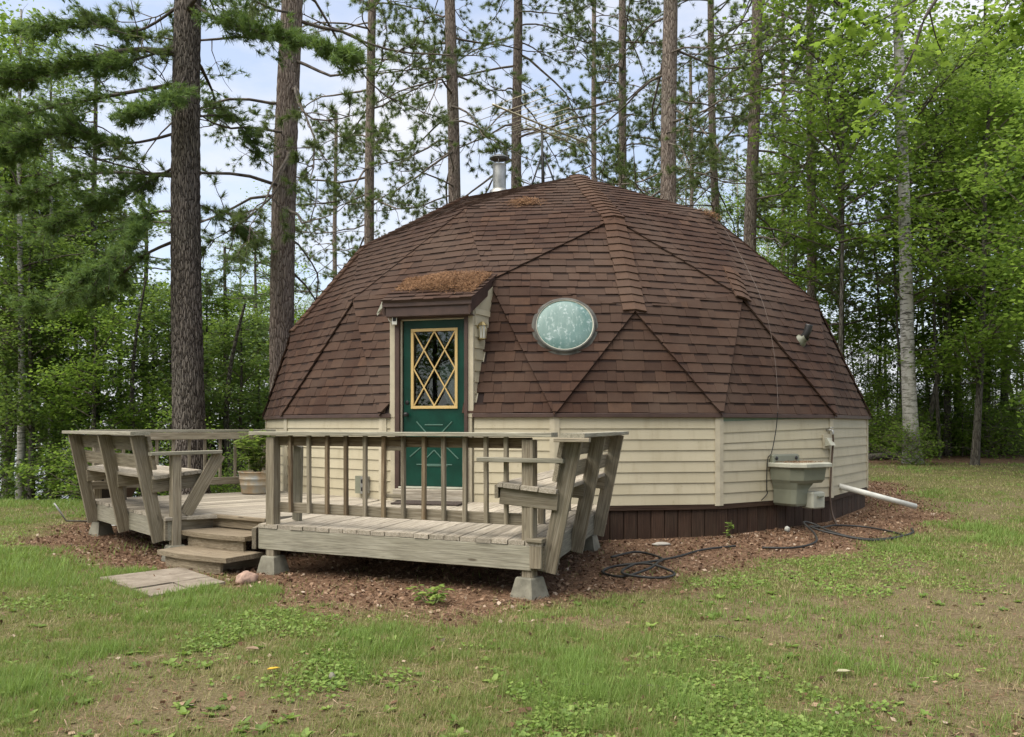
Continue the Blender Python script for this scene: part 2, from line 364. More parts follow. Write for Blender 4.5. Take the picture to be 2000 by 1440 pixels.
# ---- shingles
def clip(poly, ax, lim, keep_less):
    out = []; n = len(poly)
    for i in range(n):
        a, b = poly[i], poly[(i+1) % n]; fa, fb = a[ax]-lim, b[ax]-lim
        if keep_less: fa, fb = -fa, -fb
        if fa >= 0: out.append(a)
        if (fa >= 0) != (fb >= 0):
            t = fa/(fa-fb); out.append((a[0]+(b[0]-a[0])*t, a[1]+(b[1]-a[1])*t))
    return out
def area2(p): return abs(sum(p[i][0]*p[(i+1) % len(p)][1]-p[(i+1) % len(p)][0]*p[i][1] for i in range(len(p))))/2
def shingles():
    tabs = []; shell = []
    camv = Vector((0, 0, EYE))
    DS0, DS1, DZ = .12, 1.20, 2.98
    for (tri, off, ov), (c, n) in zip(FACETS, PLANES):
        eh = Vector((0, 0, 1)).cross(n).normalized(); s = n.cross(eh).normalized(); o = c
        facing = n.dot(camv-c) > -.4
        P2 = [((p-o).dot(eh), (p-o).dot(s)) for p in tri]
        if ov:
            cc = (sum(p[0] for p in P2)/3, sum(p[1] for p in P2)/3); P2 = [(p[0]+(p[0]-cc[0])*ov*1.4, p[1]+(p[1]-cc[1])*ov*1.4) for p in P2]
        e = .135 if facing else .3
        bmin = min(p[1] for p in P2); bmax = max(p[1] for p in P2); amin = min(p[0] for p in P2); amax = max(p[0] for p in P2)
        zb = (ZE-o.z)/s.z; k0 = math.floor((bmin-zb)/e)
        row = k0
        while zb+row*e < bmax:
            lo, hi = zb+row*e, zb+(row+1)*e; row += 1
            strip = clip(clip(P2, 1, lo, False), 1, hi, True)
            if len(strip) < 3 or area2(strip) < 2e-4: continue
            shell.append([o+eh*p[0]+s*p[1]+n*(off-.014) for p in strip] if facing else [o+eh*p[0]+s*p[1]+n*(off-.014) for p in strip])
            a = amin-random.random()*.3; tooth = random.random() < .5; wob = random.uniform(-.004, .004)
            while a < amax:
                wd = random.choice((.11, .14, .18, .22, .28, .34))*random.uniform(.9, 1.1) if facing else 1.2
                pc = clip(clip(strip, 0, a, False), 0, a+wd-.003, True); a += wd; tooth = not tooth
                if len(pc) < 3 or area2(pc) < 3e-4: continue
                th = (.0135 if tooth else .0085)+random.uniform(0, .004); jit = random.uniform(-.0035, .0035)+wob
                top = []; bot = []; vv = []
                for (x, y) in pc:
                    v = (y-lo)/e; yy = y+(jit if v < .05 else 0)
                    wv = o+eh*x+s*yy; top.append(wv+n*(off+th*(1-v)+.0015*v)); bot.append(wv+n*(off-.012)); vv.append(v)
                ctr = sum(top, Vector())/len(top); rel = ctr-F_DOOR.c0; sd = rel.dot(F_DOOR.u); on = rel.dot(F_DOOR.n)
                if DS0 < sd < DS1 and ctr.z < DZ and -1.2 < on < .5: 
                    if shell and shell[-1] is not None: pass
                    continue
                cam_d = (ctr-camv).length; vis = area2(pc)*max(0, n.dot((camv-ctr).normalized()))/cam_d**2
                tn = .12+rng.random()**1.2*.62+(.2 if rng.random() < .05 else 0)
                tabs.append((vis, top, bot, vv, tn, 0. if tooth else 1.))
    tabs.sort(key=lambda t: -t[0])
    return tabs, shell
TABS, SHELL = shingles()
# shell: felt under the shingles, open behind the door
V = []; Fc = []
for poly in SHELL:
    rels = [(p-F_DOOR.c0).dot(F_DOOR.u) for p in poly]; on = (poly[0]-F_DOOR.c0).dot(F_DOOR.n); zz = poly[0].z
    if -1.2 < on < .5 and zz < 2.95 and max(rels) > .12 and min(rels) < 1.22:
        p2 = [((p-F_DOOR.c0).dot(F_DOOR.u), i) for i, p in enumerate(poly)]
        # keep the pieces left and right of the opening
        for side in (0, 1):
            lim = .12 if side == 0 else 1.22; out = []
            for i in range(len(poly)):
                a, b = poly[i], poly[(i+1) % len(poly)]; fa, fb = rels[i]-lim, rels[(i+1) % len(poly)]-lim
                if side == 0: fa, fb = -fa, -fb
                if fa >= 0: out.append(a)
                if (fa >= 0) != (fb >= 0): out.append(a+(b-a)*(fa/(fa-fb)))
            if len(out) > 2: k = len(V); V += out; Fc.append(tuple(range(k, k+len(out))))
        continue
    k = len(V); V += poly; Fc.append(tuple(range(k, k+len(poly))))
roof = mk('roof', V, Fc, M_shell, house)
def tabmesh(ts, name):
    V = []; Fc = []; tn = []; vv = []; lw = []
    for vis, top, bot, vs, t, l in ts:
        k = len(V); n = len(top); V += top+bot; tn += [t]*2*n; vv += vs+vs; lw += [l]*2*n
        Fc.append(tuple(range(k, k+n))); Fc += [(k+i, k+n+i, k+n+(i+1) % n, k+(i+1) % n) for i in range(n)]
    me = bpy.data.meshes.new(name); me.from_pydata([tuple(v) for v in V], [], Fc); me.materials.append(M_shingle)
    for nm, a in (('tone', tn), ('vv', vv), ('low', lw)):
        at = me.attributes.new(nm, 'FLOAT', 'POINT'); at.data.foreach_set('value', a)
    return me
for t in TABS[:300]: link(bpy.data.objects.new('shingle', tabmesh([t], 'shingle')), Matrix.Identity(4), roof)
tag(link(bpy.data.objects.new('shingle_courses', tabmesh(TABS[300:], 'shingle_courses')), Matrix.Identity(4), roof), kind='stuff')
# ---- ridge caps: folded shingles lapped along the hips
def ridge(a, b, na, nb, wd=.15, off=.05, t0=0., t1=1.):
    a, b = Vector(a), Vector(b); d = (b-a); L = d.length; d.normalize(); nm = (na+nb).normalized()
    sa = d.cross(na).normalized(); sb = d.cross(nb).normalized(); mid = d.cross(nm)
    if sa.dot(mid) < 0: sa = -sa
    if sb.dot(mid) > 0: sb = -sb
    # the two wings point away from each other across the hip
    nrow = max(1, int(L*(t1-t0)/.135)); e = L*(t1-t0)/nrow; out = []
    for i in range(nrow):
        s0 = L*t0+i*e-.02; s1 = L*t0+(i+1)*e   # s1 is the downhill, lapping end
        for_ = []
        jl, jr = random.uniform(-.008, .008), random.uniform(-.008, .008)
        for s_, o_ in ((s0, off-.004), (s1, off+.014)):
            p = a+d*s_
            for_ += [p+sa*(wd+jl)+na*(o_+.002), p+nm*(o_+.008), p+sb*(wd+jr)+nb*(o_+.002)]
        top = for_; bot = [v-nm*.025 for v in for_]; V = top+bot
        Fc = [(0, 1, 4, 3), (1, 2, 5, 4), (3, 4, 10, 9), (4, 5, 11, 10), (0, 3, 9, 6), (2, 8, 11, 5)]
        me = bpy.data.meshes.new('ridge_shingle'); me.from_pydata([tuple(v) for v in V], [], Fc); me.materials.append(M_shingle)
        tn = .8+random.random()*.2
        for nm_, arr in (('tone', [tn]*12), ('vv', [0.]*12), ('low', [0.]*12)): me.attributes.new(nm_, 'FLOAT', 'POINT').data.foreach_set('value', arr)
        link(bpy.data.objects.new('ridge_shingle', me), Matrix.Identity(4), roof)
def fnorm(*keys):
    p = [DV[k] for k in keys]; n = (p[1]-p[0]).cross(p[2]-p[0]).normalized()
    return n if n.dot(p[0]-Vector((CX, CY, ZC))) > 0 else -n
for k in (0, 4, 1):
    q = (k+4) % 5
    ridge(DV['r1', k], DV['r2', k], fnorm(('r1', k), ('r2', k), ('fc', q)), fnorm(('r1', k), ('r2', k), ('fc', k)))
    ridge(DV['r2', k], DV['B', k], fnorm(('r2', k), ('B', k), ('i2', q)), fnorm(('r2', k), ('B', k), ('i1', k)), t1=1.02, off=.04)
ridge(DV['T'], DV['r1', 0], fnorm('T', ('r1', 0), ('r1', 4)), fnorm('T', ('r1', 0), ('r1', 1)))
ridge(DV['fc', 0], DV['i1', 0], fnorm(('fc', 0), ('i1', 0), ('r2', 0)), fnorm(('fc', 0), ('i1', 0), ('i2', 0)), wd=.12, t0=.72, t1=1.04)
# eave board and drip edge on every side
for i in range(15):
    f = WF[i]; a, b = DV[CORN[i]], DV[CORN[(i+1) % 15]]; n = f.n
    if f is F_DOOR:
        for s0, s1 in ((-.01, .12), (1.20, f.L+.01)): board('eave_fascia', f.p(s0, ZE-.03, .03), f.p(s1, ZE-.03, .03), .05, .05, M_btrim, house)
        continue
    board('eave_fascia', Vector((a.x, a.y, ZE-.03))-n*.008, Vector((b.x, b.y, ZE-.03))-n*.008, .05, .05, M_btrim, house)
# ---- walls: lapped siding boards, corner trims, brown base planks
ZW0, ZW1 = .425, ZE-.055
def lap(face, s0, s1, z0, z1, parent, z0b=None, z1b=None):
    """one lapped board; z0b/z1b are the heights at the far end"""
    z0b = z0 if z0b is None else z0b; z1b = z1 if z1b is None else z1b
    P = face.p; o0, o1, bk = .018, .004, -.02
    M = frame(P((s0+s1)/2, (z0+z1)/2), face.u, (0, 0, 1)); Mi = M.inverted()
    pts = [P(s0, z0, o0), P(s1, z0b, o0), P(s1, z1b, o1), P(s0, z1, o1), P(s0, z0, bk), P(s1, z0b, bk), P(s1, z1b, bk), P(s0, z1, bk)]
    return mk('siding_board', [Mi @ v for v in pts], [(0, 1, 2, 3), (4, 5, 1, 0), (4, 0, 3, 7), (1, 5, 6, 2), (3, 2, 6, 7)], M_side, parent, M)
shown = [F_EDGE, F_LEFT, F_DOOR, F_FRONT, F_RIGHT, F_FAR, WF[fi(('b0', 1))]]
for i, f in enumerate(WF):
    z = 0.
    pts = [f.p(0, ZW0-.05, -.03), f.p(f.L, ZW0-.05, -.03), f.p(f.L, ZE+.03, -.03), f.p(0, ZE+.03, -.03)]
    if f is F_DOOR:
        wall = mk('wall', [f.p(a, z, -.03) for a, z in ((0, .37), (.2, .37), (.2, ZE+.03), (0, ZE+.03), (1.13, .37), (f.L, .37), (f.L, ZE+.03), (1.13, ZE+.03))], [(0, 1, 2, 3), (4, 5, 6, 7)], M_trim, house)
    else: wall = mk('wall', pts, [(0, 1, 2, 3)], M_trim, house)
    if f in shown:
        nb = 8; e = (ZW1-ZW0)/nb
        for r in range(nb):
            z0, z1 = ZW0+r*e, ZW0+(r+1)*e+.006
            if f is F_DOOR:
                lap(f, .03, .125, z0, z1, wall); lap(f, 1.215, f.L-.03, z0, z1, wall)
            elif f is F_RIGHT and r >= 5:    # the top courses sag to the left
                dz = {5: -.045, 6: -.05, 7: -.055}[r]
                lap(f, .03, f.L-.03, z0+(dz if r > 5 else 0), z1+dz, wall, z0, z1)
            else: lap(f, .03, f.L-.03, z0, z1, wall)
        if f is F_RIGHT: prism('green_board', [f.p(.03, ZW1-.055, -.005), f.p(f.L*.75, ZW1-.002, -.005), f.p(f.L*.75, ZE-.03, -.005), f.p(.03, ZE-.03, -.005)], f.n, .01, f.u, plain('faded_green_board', (.18, .25, .17), .6), wall)
    # brown band and planks below the siding
    bt = board('base_band', f.p(-.005, ZW0-.035, -.01), f.p(f.L+.005, ZW0-.035, -.01), .05, .06, M_skirt, house)
    bk = mk('base_backing', [f.p(0, -.3, -.07), f.p(f.L, -.3, -.07), f.p(f.L, ZW0-.06, -.07), f.p(0, ZW0-.06, -.07)], [(0, 1, 2, 3)], M_black, house)
    if f in shown:
        npk = 12; wd = f.L/npk
        for j in range(npk):
            a = (j+.5)*wd; g0 = gzf(f.p(a, 0).x, f.p(a, 0).y)-.05
            board('base_plank', f.p(a, g0, -.03+random.uniform(-.004, .004)), f.p(a, ZW0-.066, -.03), wd-.006-random.random()*.004, .022, M_skirt, bk, up=f.n)
for i, key in enumerate(CORN):
    if WF[i] in shown or WF[i-1] in shown:
        n = (WF[i].n+WF[i-1].n).normalized(); p = wallpt(key)
        # folded corner strip with two wings
        nA, nB = WF[i-1], WF[i]; a0 = nA.p(nA.L-.055, 0, .026); m0 = p+n*.027; b0 = nB.p(.055, 0, .026)
        zz0, zz1 = ZW0-.02, ZE-.056; pts = []
        for q in (a0, m0, b0): pts += [Vector((q.x, q.y, zz0)), Vector((q.x, q.y, zz1))]
        for q in (nA.p(nA.L-.055, 0, -.03), nB.p(.055, 0, -.03)): pts += [Vector((q.x, q.y, zz0)), Vector((q.x, q.y, zz1))]
        mk('corner_trim', pts, [(0, 2, 3, 1), (2, 4, 5, 3), (6, 0, 1, 7), (4, 8, 9, 5), (1, 3, 5, 9, 7), (0, 6, 8, 4, 2)], M_trim, house)
# ---- entry: dormer, frame and door
D = F_DOOR; DS = (.278, 1.09); DZB, DZT = .63, 2.705
ent = mk('entry_dormer', *cat([chbox(.001, .001, .001)]), M_trim, house) if False else None
ent = board('entry_dormer', D.p(.145, ZE-.05, .015), D.p(.145, 2.80, .015), .07, .05, M_trim, house, up=D.n)      # left cream stile
tag(ent, 'cream entry dormer with brown shed roof over the green door')
board('dormer_stile', D.p(1.17, ZE-.05, .015), D.p(1.17, 2.80, .015), .085, .05, M_trim, ent, up=D.n)
board('dormer_stile', D.p(.15, .40, .012), D.p(.15, ZE-.05, .012), .075, .04, M_trim, ent, up=D.n)
board('dormer_stile', D.p(1.165, .43, .012), D.p(1.165, ZE-.05, .012), .05, .04, M_trim, ent, up=D.n)
for a, wd in ((.215, .06), (1.122, .045)): board('door_jamb', D.p(a, .46, .0), D.p(a, 2.80, .0), wd, .13, M_btrim, ent, up=D.n)
board('door_head', D.p(.24, 2.765, .0), D.p(1.10, 2.765, .0), .13, .09, M_btrim, ent, up=(0, 0, 1))
board('weather_strip', D.p(.255, .64, .0), D.p(.255, 2.70, .0), .015, .05, M_trim, ent, up=D.n)
board('weather_strip', D.p(.262, 2.712, .0), D.p(1.095, 2.712, .0), .05, .014, M_trim, ent)
# cheeks: lapped siding back to the shell
for s_, sg in ((1.205, 1), (.115, -1)):
    z = ZE-.04
    while z < 2.82:
        z1 = min(z+.14, 2.84)
        def back(zq): o = D.p(s_, zq, 1.); return 1-dome_hit(o, -D.n)-.06
        o0 = -.012; bz0, bz1 = back(z), back(z1)
        pp = lambda zq, oq, out: D.p(s_+sg*(out-.24*min(oq, 0)), zq, oq)
        V = [pp(z, o0, .018), pp(z, bz0, .018), pp(z1, bz1, .004), pp(z1, o0, .004), pp(z, o0, -.01), pp(z, bz0, -.01), pp(z1, bz1, -.01), pp(z1, o0, -.01)]
        if bz0 < -.02: mk('cheek_board', V, [(0, 1, 2, 3), (4, 5, 1, 0), (4, 0, 3, 7)], M_side, ent)
        z = z1
    edge = [D.p(s_+sg*(.014-.24*(back(zq)+.03)), zq, back(zq)+.045) for zq in np.linspace(ZE, 2.98, 8)]
    tube('cheek_trim', edge, .012, M_trim, ent, 6)
    V = [pp(2.80, 0, 0), pp(2.80, back(2.8), 0), pp(3.3, back(3.3), 0), pp(2.86, 0, 0)]
    mk('cheek_top', V, [(0, 1, 2, 3)], M_side, ent)
# shed roof of the dormer
rf0, rf1 = .085, 1.245
def rp(a, o): return D.p(a+(.11 if a > .9 else -.03)*max(0, .22-o)*(1 if a > 1.15 or a < .2 else (a-.65)*1.6 if a > .65 else 0), 2.93+(.22-o)*.52, o)
prism('dormer_roof', [rp(rf0, .22), rp(rf1, .22), rp(rf1, -.55), rp(rf0, -.55)], (rp(rf1, .22)-rp(rf0, .22)).cross(rp(rf0, -.55)-rp(rf0, .22)), .04, D.u, M_btrim, ent)
board('dormer_fascia', D.p(rf0+.03, 2.80, .165), D.p(rf1-.03, 2.80, .165), .03, .125, M_btrim, ent)
board('dormer_fascia', D.p(rf0+.005, 2.885, .19), D.p(rf1-.005, 2.885, .19), .03, .06, M_btrim, ent)
board('dormer_soffit', D.p(rf0+.03, 2.742, .08), D.p(rf1-.03, 2.742, .08), .17, .015, M_btrim, ent)
for a, ab in ((rf0+.02, rf0), (rf1-.02, rf1+.065)):
    prism('rake_board', [D.p(a, 2.75, .18), D.p(a, 2.91, .2), D.p(ab, 3.31, -.55), D.p(ab, 3.15, -.55)], D.u, .03, -D.n, M_btrim, ent)
nrm = (rp(rf1, .22)-rp(rf0, .22)).cross(rp(rf0, -.55)-rp(rf0, .22)).normalized()
if nrm.z < 0: nrm = -nrm
ts = []
for r in range(7):
    o0 = .235-r*.115; o1 = o0-.115; a = rf0-.012; tooth = r % 2
    while a < rf1+.01:
        b = min(a+random.choice((.14, .2, .27)), rf1+.012); tooth = not tooth
        th = .018 if tooth else .011
        top = [rp(a, o0)+nrm*(th+.002), rp(b-.003, o0)+nrm*(th+.002), rp(b-.003, o1)+nrm*.004, rp(a, o1)+nrm*.004]
        ts.append((0, top, [v-nrm*.012 for v in top], [0, 0, 1, 1], rng.random()*.7, float(not tooth))); a = b
for t in ts: link(bpy.data.objects.new('dormer_shingle', tabmesh([t], 'dormer_shingle')), Matrix.Identity(4), ent)
# door leaf as a real frame round the glazed opening
door = board('door', D.p(.70-.145-.002+.0, DZB+.01, -.03), D.p(.553, DZB+.01, -.03), .01, .01, M_green, house) if False else None
GS = (.40, .975); GZ = (1.62, 2.58)
def slab(name, s0, s1, z0, z1, o, th, m, parent): return board(name, D.p(s0, (z0+z1)/2, o), D.p(s1, (z0+z1)/2, o), th, z1-z0, m, parent, c=.003)
door = slab('door', DS[0], DS[1]-.0, DZB+.005, GZ[0], -.035, .045, M_green, house)
tag(door, 'green door with a diamond-lattice glass pane')
slab('door_rail', DS[0], DS[1], GZ[1], DZT, -.035, .0452, M_green, door)
slab('door_stile', DS[0], GS[0], GZ[0], GZ[1], -.035, .0448, M_green, door)
slab('door_stile', GS[1], DS[1], GZ[0], GZ[1], -.035, .0448, M_green, door)
slab('glass_pane', GS[0], GS[1], GZ[0], GZ[1], -.04, .006, M_glass, door)
fw = .034
for s0, s1, z0, z1 in ((GS[0]-.02, GS[1]+.02, GZ[1]-.016, GZ[1]+.02), (GS[0]-.02, GS[1]+.02, GZ[0]-.02, GZ[0]+.016), (GS[0]-.02, GS[0]+.014, GZ[0]+.016, GZ[1]-.016), (GS[1]-.014, GS[1]+.02, GZ[0]+.016, GZ[1]-.016)):
    slab('window_trim', s0, s1, z0, z1, -.006, .026, M_yellow, door)
gs0, gs1, gz0, gz1 = GS[0]+.014, GS[1]-.014, GZ[0]+.016, GZ[1]-.016; sm, zm = (gs0+gs1)/2, (gz0+gz1)/2; dh = (gz1-gz0)/2
for k, (a, b) in enumerate([((gs0, gz1), (gs1, gz0)), ((gs0, gz0), (gs1, gz1)), ((gs0, zm), (sm, gz1)), ((sm, gz1), (gs1, zm)), ((gs0, zm), (sm, gz0)), ((sm, gz0), (gs1, zm))]):
    o = -.012+.0012*k; board('muntin', D.p(a[0], a[1], o), D.p(b[0], b[1], o), .016, .016, M_yellow, door, up=D.n, c=.002)
# pale moulding lines on the lower panel
for (a, b) in [((.50, 1.405), (.86, 1.405)) if False else ((.56, 1.40), (.80, 1.40)), ((.45, 1.44), (.58, 1.30)), ((.92, 1.44), (.78, 1.30)), ((.36, 1.0), (.52, 1.13)), ((1.0, .98), (.84, 1.13)), ((.58, .985), (.685, 1.085)), ((.685, 1.085), (.80, .965)), ((.45, .905), (.92, .905)), ((.52, .89), (.86, .89))]:
    board('door_moulding', D.p(a[0], a[1], -.010), D.p(b[0], b[1], -.010), .014, .012, M_gline, door, up=D.n, c=.003)
lathe('door_knob', [(.0, .0), (.022, .0), (.022, .006), (.009, .01), (.009, .035), (.026, .04), (.03, .055), (.02, .066), (0, .068)], M_black, door, frame(D.p(.325, 1.53, -.012), D.u, D.n) )
lathe('door_lock', [(.0, .0), (.026, .0), (.026, .01), (.018, .014), (0, .014)], M_black, door, frame(D.p(.325, 1.68, -.012), D.u, D.n))
slab('threshold', .25, 1.12, .61, .632, .03, .14, M_greylid, house)
st = slab('door_step', .215, 1.125, .47, .606, .10, .18, M_deck, house)
# inside the door: the panel and shelf one sees through the pane
inn = empty('ironing_board', D.p(.8, .6, -.45), 'speckled grey-green ironing board leaning inside the door window', 'ironing board')
t = Mt('speckled_cloth'); c = t.coord('Object'); n1 = t.noise(c, 130, 2, .7)
M_spk = t.done(t.bsdf(t.ramp(n1, [(.4, (.08, .105, .095)), (.6, (.26, .30, .27))]), .8))
M_ins = Mt('light_blocker'); M_ins = M_ins.done(M_ins.bsdf((.022, .019, .016), .9))
mk('pad', *(lambda V: (V+[v-D.n*.03 for v in V], [tuple(range(len(V))), tuple(range(2*len(V)-1, len(V)-1, -1))]+[(i, len(V)+i, len(V)+(i+1) % len(V), (i+1) % len(V)) for i in range(len(V))]))(
    [D.p(a, z, -.25-(z-1.6)*.12) for a, z in ((.66, 2.15), (1.12, 2.28), (1.12, 1.95), (1.0, 1.80), (.90, 1.70), (.83, 1.66), (.77, 1.68), (.73, 1.76), (.68, 1.92), (.655, 2.05))]), M_spk, inn)
for a in (.8, 1.02): tube('leg', [D.p(a, 1.75, -.32), D.p(a+.05, .66, -.42)], .012, M_galv, inn)
shf = board('wall_shelf', D.p(.30, 2.14, -.62), D.p(.84, 2.07, -.55), .14, .03, M_white, None); tag(shf, 'white shelf edge seen through the diamond door glass', 'shelf')
blk = lambda a, z, o: D.p(a, z, o)
LV = [blk(.14, .56, -.07), blk(1.19, .56, -.07), blk(1.19, 2.74, -.07), blk(.14, 2.74, -.07), blk(-.25, .56, -1.3), blk(1.6, .56, -1.3), blk(1.6, 2.9, -1.3), blk(-.25, 2.9, -1.3)]
mk('light_blocker', LV, [(0, 1, 5, 4), (1, 2, 6, 5), (2, 3, 7, 6), (3, 0, 4, 7), (4, 5, 6, 7)], M_ins, house)  # added dark box behind the door glass, blocks light leaking inside
# ---- round window set in the shell
def on_plane(px, py, keys):
    a = DV[keys[0]]; n = fnorm(*keys); d = Vector(((px-1000)/1620, 1, (832.4-py)/1620)); o = Vector((0, 0, EYE))
    return o+d*((a-o).dot(n)/d.dot(n)), n
pw, nw = on_plane(1103, 640, (('i2', 4), ('B', 0), ('b0', 0)))
Mw = frame(pw, Vector((0, 0, 1)).cross(nw), nw)
rw = .372
win = lathe('round_window', [(rw-.022, .04), (rw-.018, .078), (rw-.002, .08), (rw+.008, .07), (rw+.012, .045), (rw+.036, .04), (rw+.042, .034), (rw+.042, .015)], plain('grey_lead_flashing', (.075, .075, .065), .7, .0, var=.4, sc_=9, bump=.5), house, Mw, 56)
tag(win, 'round window with pale teal bubble pane and grey flashing')
t = Mt('cloudy_teal_painted_reflection'); c = t.coord('Object'); n1 = t.noise(t.n('ShaderNodeMapping', {'Vector': c, 'Scale': (1, .35, 1)}).outputs[0], 24, 6, .65); n2 = t.noise(c, 3, 3); n3 = t.noise(c, 16, 4, .6)
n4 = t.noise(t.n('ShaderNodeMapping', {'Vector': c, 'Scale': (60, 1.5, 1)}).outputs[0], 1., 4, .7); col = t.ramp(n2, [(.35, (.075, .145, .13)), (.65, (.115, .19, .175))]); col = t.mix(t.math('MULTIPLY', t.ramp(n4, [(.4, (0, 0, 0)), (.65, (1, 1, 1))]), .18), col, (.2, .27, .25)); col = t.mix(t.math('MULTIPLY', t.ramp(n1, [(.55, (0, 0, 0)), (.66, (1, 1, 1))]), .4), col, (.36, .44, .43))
col = t.mix(t.math('MULTIPLY', t.ramp(n3, [(.57, (0, 0, 0)), (.66, (1, 1, 1))]), .45), col, (.45, .52, .52))  # pale streaks and blotches painted in as sky reflections on the frosty acrylic
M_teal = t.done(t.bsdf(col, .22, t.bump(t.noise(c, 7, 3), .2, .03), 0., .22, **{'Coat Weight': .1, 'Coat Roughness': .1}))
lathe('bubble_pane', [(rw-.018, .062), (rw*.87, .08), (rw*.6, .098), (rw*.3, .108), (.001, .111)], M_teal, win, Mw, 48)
lathe('inner_rim', [(rw-.028, .068), (rw-.024, .079), (rw-.016, .081)], M_greylid, win, Mw, 48)
# ---- stove flue, plumbing vent, wall fittings
flue = lathe('stove_flue', [(.115, -.45), (.118, .38), (.118, .40), (.122, .41), (.122, .43)], M_galv, house, Matrix.Translation((-.225, 14.8, 5.62)), 28)
lathe('flue_cap', [(.0, .63), (.05, .625), (.12, .60), (.17, .565), (.18, .55), (.165, .548), (.10, .57), (.0, .575)], plain('dull_steel_cap', (.19, .2, .2), .4, .7, var=.3), flue, Matrix.Translation((-.225, 14.8, 5.60)), 28)
lathe('flue_collar', [(.19, -.05), (.17, .03), (.125, .06)], M_galv, flue, Matrix.Translation((-.225, 14.8, 5.55)), 28)
for k in range(3):
    a = k*2.1+.4; tube('cap_strut', [(-.225+.11*math.cos(a), 14.8+.11*math.sin(a), 6.02), (-.225+.12*math.cos(a), 14.8+.12*math.sin(a), 6.18)], .008, M_galv, flue, 6)
pv, nv = on_plane(1560, 668, (('i1', 0), ('bm', 0), ('i2', 0)))
vp = tube('plumbing_vent', smooth_path([pv-nv*.05, pv+nv*.06+Vector((0, 0, .015)), pv+nv*.12+Vector((.01, 0, .06)), pv+nv*.14+Vector((.03, 0, .17))], 5), .052, plain('black_pipe', (.018, .018, .018), .45), house, 16)
tag(vp, 'black vent elbow in a grey boot')
lathe('vent_boot', [(.10, .0), (.095, .02), (.07, .05), (.058, .07), (.056, .11)], M_greyp, vp, frame(pv+nv*.02, Vector((0, 0, 1)).cross(nv), nv), 20)
f = F_RIGHT
vh = board('wall_vent', f.p(2.02, 1.175, .02), f.p(2.02, 1.175, .035), .15, .19, M_trim, house); tag(vh, 'small cream dryer vent hood')
prism('hood', [f.p(1.975, 1.225, .03), f.p(1.975, 1.225, .065), f.p(1.975, 1.125, .13), f.p(1.975, 1.115, .03)], -f.u, .10, f.n, M_greylid, vh)
f = F_LEFT
eb = board('outlet_box', f.p(1.73, .63, .02), f.p(1.73, .63, .085), .13, .225, M_greyp, house); tag(eb, 'grey electrical box low on the wall left of the door')
board('outlet_cover', f.p(1.84, .63, .02), f.p(1.84, .63, .11), .075, .22, M_galv, eb)
for dz in (.05, -.05): board('latch', f.p(1.85, .63+dz, .11), f.p(1.85, .63+dz, .125), .04, .05, M_black, eb)
# ------------------------------------------------------------------ deck
ZD = .455
deck = empty('wooden_deck', (-1.5, 9, 0), 'low weathered grey wooden deck with built-in benches round the dome entrance', 'deck')
A_, B_ = Vector((.2375, 6.634, 0)), Vector((-2.415, 7.89, 0))
ed = Vector((.2672, .9636, 0)).normalized()                  # right edge and right-hand boards
C_ = A_+ed*3.34
P2_, L_, NT_, N2_ = Vector((-5.39, 10.56, 0)), Vector((-3.506, 8.435, 0)), Vector((-3.17, 8.80, 0)), Vector((-2.47, 8.36, 0))
cw = wallpt(('b1', 4)); cd = wallpt(('bm', 4)); cf = wallpt(('b0', 0))
Q_ = Vector((-3.42, 11.93, 0))
def zlift(p, z): return Vector((p.x, p.y, z))
def deck_boards(poly, d, wd=.14, gap=.006):
    d = Vector(d).normalized(); nrm = Vector((-d.y, d.x, 0)); U = [(p.dot(d), p.dot(nrm)) for p in poly]; n = len(U)
    vmin, vmax = min(u[1] for u in U), max(u[1] for u in U)
    def span(v):
        xs = []
        for i in range(n):
            a, b = U[i], U[(i+1) % n]
            if (a[1]-v)*(b[1]-v) <= 0 and abs(a[1]-b[1]) > 1e-9: xs.append(a[0]+(b[0]-a[0])*(v-a[1])/(b[1]-a[1]))
        return (min(xs), max(xs)) if len(xs) > 1 else None
    v = vmin+.004
    while v < vmax-.02:
        v1 = min(v+wd, vmax-.003); s0, s1 = span(v+.001), span(v1-.001)
        if s0 and s1 and s0[1]-s0[0] > .03:
            z = ZD+random.uniform(-.003, .003); j0, j1 = random.uniform(-.006, .008), 0
            pts = [d*(s0[0]+j0)+nrm*v, d*s0[1]+nrm*v, d*s1[1]+nrm*(v1), d*(s1[0]+j0)+nrm*(v1)]
            prism('deck_board', [zlift(p, z) for p in pts], (0, 0, 1), .036, d, M_deck, deck)
        v = v1+gap+random.uniform(-.001, .004)
nd = Vector((ed.y, -ed.x, 0))
seam_top = cd+Vector((0, 0, 0))+F_DOOR.n*.02
seam_bot = B_+(seam_top-B_)*.0
deck_boards([A_, C_, cf+F_FRONT.n*.01+Vector((0, -.0, 0)), seam_top, B_], ed)
cwx = cw+F_LEFT.n*.01
deck_boards([P2_, L_, NT_, N2_, B_+(seam_top-B_)*.2-Vector((.012, 0, 0)), seam_top-Vector((.012, 0, 0)), cwx, Q_], (.748, .664, 0))
